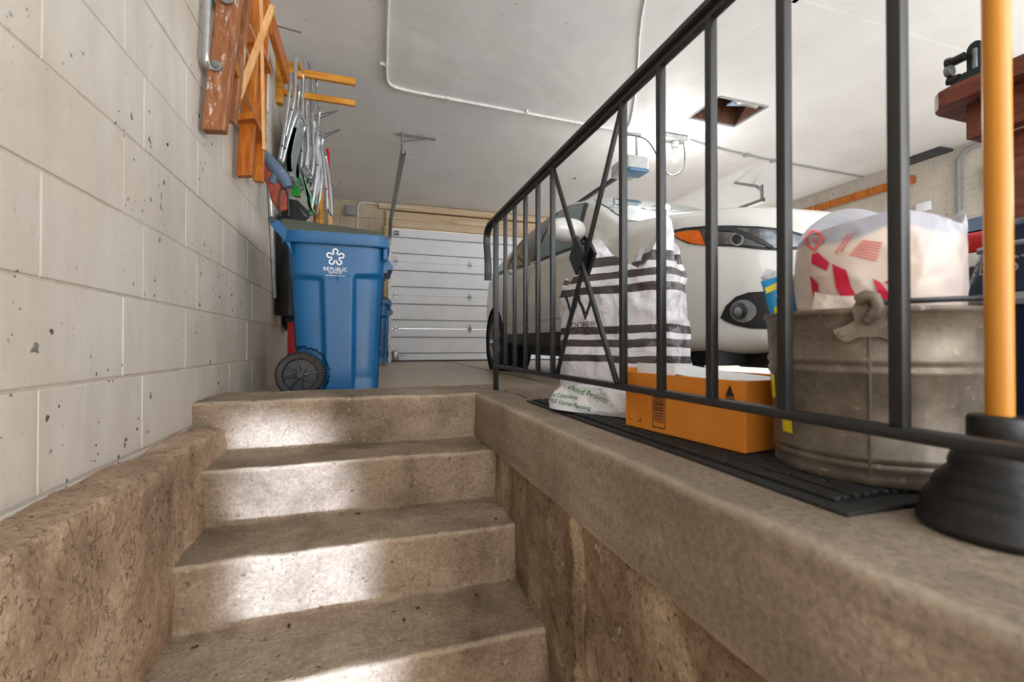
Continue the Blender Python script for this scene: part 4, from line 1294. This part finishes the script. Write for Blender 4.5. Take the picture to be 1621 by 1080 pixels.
car, cbody = make_car((CARX, CARY, 0), M['carwhite'], 'pearl white car parked nose-in behind the railing, headlamp and fog lamp visible')
cb = bvh_of(cbody)
for o in list(car.children):
    if o.name.split('.')[0] in ('headlamp',): bpy.data.objects.remove(o)
def car_px(name, polys, mat, off=.006, step=5):
    o = px_patch(name, polys, cb, mat, off, step)
    for v in o.data.vertices: v.co -= Vector((CARX, CARY, 0))
    o.parent = car
    # same fitting mirrored on the far side
    m2 = o.data.copy()
    for v in m2.vertices: v.co.x = -v.co.x
    m2.flip_normals()
    o2 = bpy.data.objects.new(name, m2); COL.objects.link(o2); o2.parent = car
    return o
car_px('headlamp', [[(1060, 366), (1085, 361), (1120, 358), (1160, 357.5), (1200, 359), (1240, 363), (1275, 372), (1285, 382), (1270, 395), (1235, 397), (1200, 395), (1165, 391), (1120, 389), (1090, 386), (1072, 378)]], M['black'], .004)
car_px('headlamp_lens', [[(1070, 367), (1120, 362), (1160, 361), (1200, 363), (1240, 367), (1270, 377), (1275, 383), (1262, 391), (1235, 394), (1200, 391), (1165, 388), (1120, 387), (1092, 383), (1078, 376)]], M['lamp_inner'], .007)
car_px('turn_signal', [[(1064, 371), (1090, 366), (1108, 365.5), (1114, 376), (1118, 389), (1096, 386), (1080, 380)]], M['amber'], .010)
car_px('headlamp_projector', [ell(1168, 380, 11, 11)], M['steel'], .011, 4)
car_px('projector_lens', [ell(1167, 380, 7.5, 7.5)], M['black'], .014, 4)
car_px('lamp_brow', [[(1120, 361), (1160, 360), (1200, 376), (1225, 392), (1218, 394), (1190, 380), (1160, 368), (1130, 366)]], M['darkgrey'], .013)
car_px('fog_lamp_bezel', [[(1141, 503), (1150, 484), (1165, 470), (1185, 463), (1215, 461), (1260, 461), (1290, 464), (1290, 520), (1240, 521), (1190, 520), (1165, 515), (1148, 508)]], M['black'], .006)
car_px('fog_lamp_ring', [ell(1177, 492.5, 20.5, 18)], M['steel'], .011, 4)
car_px('fog_lamp', [ell(1172, 492.5, 12, 13.5)], M['lamp_inner'], .015, 4)
car_px('fog_lamp_lens', [ell(1170, 494, 6, 8)], M['chrome'], .018, 4)

# ================================================================== NAVY TOTE, COOLER, BENCH
TT_ = empty('storage_tote', (1.33, .25, .064), 0, 'navy blue plastic storage tote with grey lid trim behind the bucket and plunger', 'storage tote')
def tf_(a, b):
    th = a * 2 * PI; ct, st = math.cos(th), math.sin(th); n_ = 6
    sr = (abs(ct) ** n_ + abs(st) ** n_) ** (-1 / n_); z = b * .33; k = .86 + .10 * b
    rib = .006 * (1 if math.sin(a * 2 * PI * 14) > .3 else 0)
    return Vector(((.13 * k + rib) * sr * ct, (.40 * k + rib) * sr * st, z))
t_ = MB().grid(tf_, 160, 12, wrap=True); t_.f.append(list(range(160))); t_.m.append(0)
t_.build('tote_body', M['navy'], TT_)
rm = MB(); 
def tr(a, b):
    th = a * 2 * PI; ct, st = math.cos(th), math.sin(th); n_ = 6; sr = (abs(ct) ** n_ + abs(st) ** n_) ** (-1 / n_)
    e, z = [(-.01, .315), (.018, .315), (.022, .325), (.018, .338), (-.01, .34)][int(round(b * 4))]
    return Vector(((.125 + e) * sr * ct, (.385 + e) * sr * st, z))
rm.grid(tr, 120, 4, wrap=True).build('tote_rim', M['grey'], TT_)
def tl(a, b):
    th = a * 2 * PI; ct, st = math.cos(th), math.sin(th); n_ = 5; sr = (abs(ct) ** n_ + abs(st) ** n_) ** (-1 / n_)
    prof = [(1.0, .34), (1.0, .352), (.97, .37), (.93, .43), (.88, .475), (.80, .492), (.4, .50), (0, .502)]
    r, z = prof[int(round(b * 7))]
    return Vector((.13 * r * sr * ct, .395 * r * sr * st, z))
tlid = MB().grid(tl, 120, 7, wrap=True).build('tote_lid', M['navy'], TT_, angle=25)
tr2 = MB()
def lidp(a, r, z): 
    th = a; ct, st = math.cos(th), math.sin(th); n_ = 5; sr = (abs(ct) ** n_ + abs(st) ** n_) ** (-1 / n_)
    return Vector((.13 * r * sr * ct, .395 * r * sr * st, z))
tr2.tube([lidp(2 * PI * k / 60, .93, .437) for k in range(60)], .006, 8, closed=True).build('lid_trim', M['grey'], TT_)
tr3 = MB()
for k in range(14):
    a = PI * .80 + k * .05
    tr3.tube([lidp(a, .965, .385), lidp(a, .94, .425)], .0035, 6)
tr3.build('grip_ribs', M['grey'], TT_)
bT = bvh_of(tlid)
o_ = TT_.location
Rz = Matrix.Rotation(0, 3, 'Z')
fx = Rz @ Vector((0, -1, 0)); 
decal('lid_lettering', text_geo('KEASTLINE', .045), o_ + Rz @ Vector((-.14, .27, .395)), fx, up, M['grey'], TT_, bT, off=.002, maxlen=.02)
ck = empty('cooler', (2.42, 1.06, 0), 0, 'red cooler with a white band standing behind the navy tote', 'cooler')
MB().box((-.2, -.24, 0), (.2, .24, .62), bev=.03, seg=3).build('cooler_body', M['darkgrey'], ck)
MB().box((-.205, -.245, .60), (.205, .245, .655), bev=.008).build('cooler_band', M['ycable'], ck)
MB().box((-.2, -.24, .655), (.2, .24, .74), bev=.035, seg=3).build('cooler_lid', M['redpl'], ck)
bl = film_bag((2.42, 1.06, .745), 0, .17, .2, .12, lambda t: 1 - .3 * t, lambda th: .07, crump=.01, seed=40, nu=80, nv=30)
tag(bl.build('folded_tarp', M['slate'], angle=70), 'slate blue folded tarp lying on the red cooler', 'tarp')

W_ = empty('workbench', (1.385, .78, 0), 0, 'heavy reddish-brown wooden workbench corner seen from below at upper right', 'workbench')
tp = MB()
poly = [(0, -.05, .905), (0, -.9, .905), (.70, -.9, .905), (.70, .0, .905), (.05, .0, .905), (.025, -.007, .905), (.007, -.025, .905)]
tp.prism(poly, (0, 0, .042)).build('bench_top', M['wood_bench'], W_, angle=20)
MB().box((.045, -.85, .815), (.085, -.06, .903), bev=.003).build('apron', M['wood_bench'], W_)
MB().box((.085, -.10, .815), (.70, -.06, .903), bev=.003).build('apron', M['wood_bench'], W_)
for lx, ly in ((.09, -.20), (.62, -.20), (.09, -.82), (.62, -.82)):
    MB().box((lx, ly, 0), (lx + .09, ly + .09, .815), bev=.004).build('leg', M['wood_bench'], W_)
MB().box((.0445, -.115, .848), (.0465, -.09, .862), bev=.0005).build('apron_plate', M['glass_green'], W_)
V_ = empty('bench_vise', (1.41, .735, .947), 0, 'dark green metal bench vise on the corner of the wooden workbench', 'vise')
MB().box((-.01, -.11, 0), (.10, .0, .014), bev=.004).prism([(.0, -.10, .012), (.0, -.005, .012), (.0, -.02, .03), (.0, -.06, .03)], (.06, 0, 0)).build('vise_base', M['teal'], V_)
arch = MB()
ap = [(.02, -.050, .014)] + [(.02, -.034 + .016 * math.cos(PI - PI * k / 12), .088 + .018 * math.sin(PI * k / 12)) for k in range(13)] + [(.02, -.018, .014)]
arch.prism([Vector(p) for p in ap], (.06, 0, 0)).build('vise_body', M['teal'], V_, angle=25)
MB().box((.016, -.040, .035), (.022, -.030, .088), bev=.003).build('vise_slot', M['steel'], V_)
MB().tube([(.01, .012, .075), (.01, -.02, .075)], .011, 14).tube([(.01, .016, .075), (.01, .008, .075)], .015, 14).build('vise_screw', M['black'], V_)
MB().tube([(.0, .0, .05), (.0, .012, .05)], .014, 14).build('jaw', M['steel'], V_)
MB().tube([(.005, -.01, .022), (.005, .012, .028)], [.013, .010], 12).build('clamp_knob', M['black'], V_)

# ================================================================== LEFT WALL: WOODEN LADDERS
def slab(p_bot0, p_bot1, p_top0, p_top1, ydep, mb=None):
    """board whose front face has the four given corners, ydep thick to the back"""
    mb = mb or MB()
    mb.prism([p_bot0, p_bot1, p_top1, p_top0], (0, ydep, 0)); return mb
def board(name, b0, b1, vb, t0, t1, vt, Yb, Yt, dep, mat, parent, vb1=None, n=1):
    p = [at(b0, vb, Y=Yb), at(b1, vb1 or vb, Y=Yb), at(t1, vt, Y=Yt), at(t0, vt, Y=Yt)]
    mb = MB().prism(p, (0, dep, 0))
    o = mb.build(name, mat, None, smooth=False)
    bv = o.modifiers.new('b', 'BEVEL'); bv.width = .006; bv.segments = 2
    o.parent = parent
    return o
LA = empty('wooden_ladder', (0, 0, 0), 0, 'weathered wooden ladder hung on the block wall, its near rails with grey washers', 'ladder')
b1 = board('ladder_rail', 318, 355, 204, 349, 387, -70, 2.20, 2.30, .055, M['wood_dark'], LA, vb1=206)
b2 = board('ladder_rail', 354, 371, 186, 389, 404, -70, 2.36, 2.46, .05, M['wood_dark'], LA, vb1=194)
for (u, v, Y) in ((342, 105, 2.232), (359, -2, 2.262)):
    c = at(u, v, Y=Y - .004)
    T = Matrix.Translation(c) @ Matrix.Rotation(PI / 2, 4, 'X')
    MB().lathe([(.010, .001), (.010, .006), (.023, .006), (.0245, .003), (.0245, 0)], n=28, M=T).build('washer', M['steel'], LA)
    MB().lathe([(0, .002), (.009, .002), (.009, .010), (0, .010)], n=6, M=T).build('bolt', M['steel'], LA)
# rungs between the two near rails
for z in (1.55, 1.85):
    MB().box((-.61, 2.25, z), (-.575, 2.40, z + .05), bev=.004).build('rung', M['wood_orange'], LA)
# diagonal braces
def stick(name, u0, v0, Y0, u1, v1, Y1, wd, mat, parent, dep=.02):
    a = at(u0, v0, Y=Y0); b = at(u1, v1, Y=Y1); d = (b - a).normalized(); s = d.cross(Vector((0, 1, 0))).normalized() * wd / 2
    o = MB().prism([a - s, a + s, b + s, b - s], (0, dep, 0)).build(name, mat, None, smooth=False); o.parent = parent; return o
stick('brace', 376, 154, 2.44, 431, 8, 2.60, .026, M['wood_light'], LA)
stick('slat', 411, -60, 2.50, 417, 236, 2.62, .011, M['wood_light'], LA, .03)
LB = empty('wooden_ladder', (0, 0, 0), 0, 'orange varnished wooden ladder with a cross rung hanging lower behind the weathered one', 'ladder')
board('ladder_rail', 373, 398, 278, 395, 415, -70, 2.70, 2.80, .05, M['wood_orange'], LB, vb1=277)
board('ladder_rail', 400, 416, 286, 417, 428, -70, 2.96, 3.06, .04, M['wood_orange'], LB, vb1=287)
MB().prism([at(374, 180, Y=2.67), at(374, 190, Y=2.67), at(403, 187, Y=2.67), at(403, 176, Y=2.67)], (0, .30, 0)).build('rung', M['wood_orange'], LB)
MB().prism([at(388, 60, Y=2.72), at(388, 68, Y=2.72), at(412, 66, Y=2.72), at(412, 57, Y=2.72)], (0, .30, 0)).build('rung', M['wood_orange'], LB)
o = MB().tube([at(386, 144, Y=2.68), at(402, 180, Y=2.68)], .004, 6).tube([at(373, 160, Y=2.68), at(390, 192, Y=2.68)], .004, 6).build('wire', M['steel'], LB)
for (a, b) in (((392, 30), (407, 68)), ((388, 72), (395, 92))): MB().tube([at(a[0], a[1], Y=2.69), at(b[0], b[1], Y=2.69)], .003, 6).build('wire', M['alu'], LB)
# grey metal bracket tube behind the first ladder
t = MB().tube(smooth_poly([at(331, -60, X=-.655), at(327, 60, X=-.655), at(325, 95, X=-.655), at(330, 108, X=-.655), at(340, 118, X=-.655)], 2), .013, 10)
t.tube([at(331, -10, X=-.66), at(343, 20, X=-.66)], .012, 8)
tag(t.build('wall_bracket', M['alu']), 'grey metal tube bracket on the block wall behind the weathered ladder', 'bracket')
# white painted board and lumber rack
tag(MB().box((-.66, 3.05, 1.80), (-.615, 3.25, 2.72), bev=.006).build('wall_board', M['doorwhite']), 'tall white painted board standing against the wall beside the ladders', 'board')
RK = empty('lumber_rack', (WX, 3.5, 2.4), 0, 'wooden rack with two amber arms sticking out from the wall above the hanging chairs', 'rack')
def rk(lo, hi, name, mat, bev=.004): return MB().box([lo[0] - WX, lo[1] - 3.5, lo[2] - 2.4], [hi[0] - WX, hi[1] - 3.5, hi[2] - 2.4], bev=bev).build(name, mat, RK)
rk((-.685, 3.95, 2.475), (-.105, 3.985, 2.53), 'rack_arm', M['wood_arm'])
rk((-.685, 3.95, 2.30), (-.105, 3.985, 2.345), 'rack_arm', M['wood_arm'])
rk((-.687, 3.88, 2.20), (-.64, 3.95, 2.62), 'rack_upright', M['wood_arm'])
rk((-.60, 3.90, 2.44), (-.50, 3.95, 2.55), 'rack_block', M['wood_arm'])
a = at(424, 52, X=-.63); b = at(449, 132, X=-.60)
mb = MB().prism([a, a + Vector((0, 0, .14)), b + Vector((0, 0, .14)), b], (.035, 0, 0))
tag(mb.build('wall_board', M['wood_orange'], smooth=False), 'sloping red-orange board along the wall above the white board', 'board')

# ================================================================== HANGING LAWN CHAIRS
def lawn_chair(Y, depth, sides, webs, webmat, label, r=.013):
    c = empty('folding_lawn_chair', at(sides[0][0][0], sides[0][0][1], Y=Y), 0, label, 'lawn chair', 'folding lawn chairs hanging on the wall')
    o0 = c.location
    for pl in sides:
        P = [at(u, v, Y=Y) - o0 for u, v in pl]
        Q = [p + Vector((.02, depth, 0)) for p in P]
        path = smooth_poly(P, 2) + [] 
        # one bent tube: up the near side, across and down the far side
        full = smooth_poly([P[-1]] + P[::-1][1:] + [P[0] + Vector((0, .04, .03)), Q[0] + Vector((0, -.04, .03))] + Q, 2)
        MB().tube(full, r, 10).build('frame_tube', M['alu'], c)
        MB().tube([P[-1], Q[-1]], r * .9, 8).build('cross_tube', M['alu'], c)
        k = len(P) // 2
        MB().tube([P[k] + Vector((0, -.016, 0)), P[k] + Vector((0, -.010, 0))], .008, 8).build('rivet', M['darkgrey'], c)
    for w in webs:
        P = smooth_poly([at(u, v, Y=Y + .01) - o0 for u, v in w], 2)
        n = 5
        for j in range(n):
            y0 = depth * j / n; y1 = y0 + depth / n * .7
            mb = MB(); vs = []; fs = []
            for p in P: vs += [p + Vector((0, y0, 0)), p + Vector((0, y1, 0))]
            for i in range(len(P) - 1): fs.append([2 * i, 2 * i + 1, 2 * i + 3, 2 * i + 2])
            o = mb.add(vs, fs).build('webbing_strap', webmat, c, recalc=False)
            s_ = o.modifiers.new('s', 'SOLIDIFY'); s_.thickness = .035
    return c
lawn_chair(3.70, .25, [[(461, 118), (455, 175), (447, 232), (443, 252)], [(468, 91), (467, 150), (462, 175), (452, 215)], [(471, 176), (462, 200), (452, 236), (447, 256)]],
           [[(468, 185), (462, 210), (455, 235), (452, 262), (458, 280)], [(462, 200), (456, 225), (452, 250), (455, 272)]], M['web_grey'],
           'aluminium folding lawn chair hanging nearest the wall, grey webbing')
lawn_chair(3.99, .22, [[(483, 91), (484, 150), (486, 200), (488, 230), (484, 262)], [(477, 142), (477, 200), (478, 240), (476, 265)], [(492, 110), (496, 150)]],
           [[(481, 190), (476, 215), (468, 240), (463, 262), (470, 282)], [(472, 195), (466, 225), (462, 250), (468, 275)]], M['web_grey'],
           'aluminium folding lawn chair hanging in the middle, with its top hoop above the amber arms')
lawn_chair(4.25, .22, [[(498, 158), (492, 205), (484, 250), (476, 280), (462, 293)], [(503, 203), (499, 240), (503, 262), (498, 300), (493, 330)], [(508, 232), (514, 265), (517, 300), (518, 330)]],
           [[(492, 190), (490, 215), (497, 235), (492, 265), (487, 280)], [(497, 210), (500, 235), (495, 262), (499, 280), (490, 300)]], M['web_white'],
           'white folding lawn chair hanging outermost, white webbing straps')
gb_ = MB()
for k in range(5):
    P = smooth_poly([at(478 + k * 1.5, 270 + k * 8, Y=4.15), at(484 + k * 2, 300 + k * 3, Y=4.15), at(488 + k, 325 + k * 2, Y=4.15), at(495, 335, Y=4.15)], 2)
    gb_.tube(P, .012 , 6, flat=.5)
for k in range(3):
    P = smooth_poly([at(490 + k, 280 + k * 8, Y=4.3), at(494 + k * 2, 300 + k * 3, Y=4.3), at(500, 318 + k * 3, Y=4.3)], 2)
    gb_.tube(P, .012, 6, flat=.5)
tag(gb_.build('cord_bundle', M['web_green']), 'green and white bundle of cord hanging below the lawn chairs', 'cord')
tag(MB().tube([at(491, 333, Y=4.2), at(491, 341, Y=4.2)], [.026, .018], 12).build('green_grip', M['greenpl']), 'small bright green plastic grip at the end of the cord bundle', 'grip')
# green flat hanging sheet (garden kneeler)
g0 = MB().prism([at(473, 268, Y=4.0), at(475, 310, Y=4.0), at(462, 310, Y=4.0), at(461, 293, Y=4.0)], (0, .05, 0))
tag(g0.build('green_board', M['greenpl'], smooth=False), 'bright green plastic board hanging below the lawn chairs', 'board')
# red / slate blue folded camp chair
CC = empty('folded_camp_chair', at(417, 240, Y=3.25), 0, 'folded slate blue and rust red camp chair hanging on the wall above the bin', 'camp chair')
o0 = CC.location
MB().tube([at(u, v, Y=3.25) - o0 for u, v in ((418, 243), (425, 252), (436, 266), (447, 280), (456, 297))], [.028, .034, .042, .040, .030], 14).build('fabric_roll', M['slate'], CC)
MB().tube([at(u, v, Y=3.25) - o0 for u, v in ((443, 272), (436, 280), (430, 290))], [.03, .028, .022], 12).build('fabric_strap', M['slate'], CC)
MB().tube([at(u, v, Y=3.25) - o0 for u, v in ((415, 238), (419, 244))], [.022, .026], 12).build('end_cap', M['black'], CC)
MB().tube([at(u, v, Y=3.27) - o0 for u, v in ((424, 252), (428, 275), (436, 295), (442, 315), (450, 333))], [.028, .055, .045, .050, .035], 14, flat=.5).build('seat_fabric', M['redfab'], CC)
MB().tube([at(u, v, Y=3.22) - o0 for u, v in ((443, 277), (446, 274), (447, 271))], .006, 6).build('buckle', M['white'], CC)
MB().tube(smooth_poly([at(u, v, Y=3.2) - o0 for u, v in ((443, 342), (441, 315), (445, 298), (451, 297), (456, 310), (457, 342))], 2), .006, 8).build('cord_loop', M['black'], CC)
# long pale pole down the wall
tag(MB().tube([at(426, 284, X=-.672), at(435, 472, X=-.672)], .015, 10).build('pale_pole', M['alu']), 'slim pale pole hanging against the wall behind the bin handle', 'pole')
# black tool with grey tip on top behind the lid
k_ = empty('garden_blower', at(462, 346, Y=3.88), 0, 'black plastic tool with a pale grey tip standing behind the bin lid', 'garden tool')
o0 = k_.location
MB().tube([at(u, v, Y=3.88) - o0 for u, v in ((462, 500), (462, 345), (462, 333), (462, 318))], [.12, .105, .065, .045], 16).build('tool_body', M['black'], k_)
MB().tube([at(u, v, Y=3.88) - o0 for u, v in ((462, 320), (462, 313), (462, 311))], [.036, .030, .010], 14).build('tool_tip', M['grey'], k_)
MB().tube([at(u, v, Y=3.88) - o0 for u, v in ((466, 320), (476, 336), (486, 346))], [.03, .05, .03], 12).build('tool_arm', M['black'], k_)
# long handled tools leaning on the wall
def tool(Y, u0, v0, u1, v1, u2, mats, label, r, name):
    """handle from floor up to (u1,v1), coloured head up to (u0,v0)"""
    e = empty(name, (0, 0, 0), 0, label, 'garden tool', 'long handled tools leaning behind the bin')
    a = at(u0, v0, Y=Y); b = at(u1, v1, Y=Y); f = Vector((at(u2, 580, Y=Y).x, Y - .25, 0.005))
    e.location = f
    MB().tube([b - f, Vector((0, 0, 0))], r[0], 12).build('tool_handle', mats[0], e)
    MB().tube([a - f, a.lerp(b, .08) - f, a.lerp(b, .5) - f, b - f], [r[1] * .6, r[1], r[1] * .8, r[1]], 12).build('tool_grip', mats[1], e)
tool(4.8, 518, 236, 521, 316, 526, (M['wood_light'], M['redpl']), 'long wooden handled tool with a tall bright red grip behind the bin', (.019, .023), 'long_tool')
tool(4.5, 506, 288, 507, 297, 514, (M['wood_arm'], M['redpl']), 'long wooden tool handle with a short red collar behind the bin', (.021, .024), 'long_tool')
tool(4.6, 498, 318, 499, 325, 503, (M['wood_orange'], M['black']), 'orange wooden tool handle behind the bin, left of the red collared one', (.018, .02), 'long_tool')
tool(4.9, 524, 314, 524, 325, 528, (M['wood_light'], M['black']), 'thin pale tool handle with black top, rightmost behind the bin', (.012, .016), 'long_tool')
# wire hooks further along the wall
def hook(name, pts, label):
    t = MB()
    for pl in pts: t.tube(pl, .006, 6)
    tag(t.build(name, M['steel']), label, 'hook')
hook('wire_hook', [[(-.685, 4.6, 2.38), at(534, 175, Y=4.6)], [(-.685, 4.6, 2.30), at(534, 176, Y=4.6)]], 'thin wire shelf hook sticking out beside the lower amber arm')
hook('wire_hook', [[(-.685, 5.0, 2.36), at(538, 205, Y=5.0)], [(-.685, 5.0, 2.28), at(538, 206, Y=5.0)]], 'thin wire hook sticking out below the first wire hook')
hook('wire_hook', [[at(436, 40, Y=3.4), at(477, 52, Y=3.4)], [(-.685, 3.4, 2.6), at(436, 40, Y=3.4)]], 'single thin wire hook sticking out above the amber arms')
hook('wire_hook', [[(-.685, 6.4, 2.0), at(541, 287, Y=6.4)], [(-.685, 6.4, 1.95), at(541, 299, Y=6.4)], [at(522, 287, Y=6.4), at(530, 299, Y=6.4)]], 'bent double wire hook low on the wall right of the red handled tool')

# small green thing on shelf, and leaf debris on the steps
leafm = m_plain('dry_leaf', '#3b2415', .7)
rr = random.Random(21)
spots = [(754, 943, -.575, 'curled dark leaf standing on the lowest visible tread near the right wall'), (640, 983, -.575, 'small brown leaf scrap in the middle of the lowest visible tread'),
         (661, 964, -.575, 'tiny leaf scrap against the foot of the third riser'), (458, 993, -.575, 'twisted twig-like scrap at the foot of the third riser left of centre'), (308, 1027, -.575, 'dark star-shaped leaf scrap on the lowest visible tread near the left ledge'),
         (785, 823, -.365, 'reddish leaf scrap on the third tread beside the right wall'), (566, 815, -.365, 'pale brown leaf scrap in the middle of the third tread'), (556, 700, -.155, 'tiny dark leaf scrap at the foot of the top riser')]
for i, (u, v, z, lb_) in enumerate(spots):
    c = at(u, v, Z=z + .009); s = rr.uniform(.006, .011); a = rr.uniform(0, PI)
    mb = MB().grid(lambda p, q: c + Matrix.Rotation(a, 3, 'Z') @ Vector(((p - .5) * 2 * s * (1 + .3 * math.sin(q * 6)), (q - .5) * s * (1.2 - abs(2 * p - 1)), .004 + .004 * math.sin(p * 5 + q * 3))), 6, 4)
    o = mb.build('dry_leaf', leafm); sm_ = o.modifiers.new('s', 'SOLIDIFY'); sm_.thickness = .001
    tag(o, lb_, 'leaf', 'dry leaf scraps on the steps')
def rebase(e, loc):
    loc = Vector(loc); e.location = loc
    for ch in e.children: ch.location = ch.location - loc
rebase(LA, at(336, 204, Y=2.2)); rebase(LB, at(385, 278, Y=2.7))
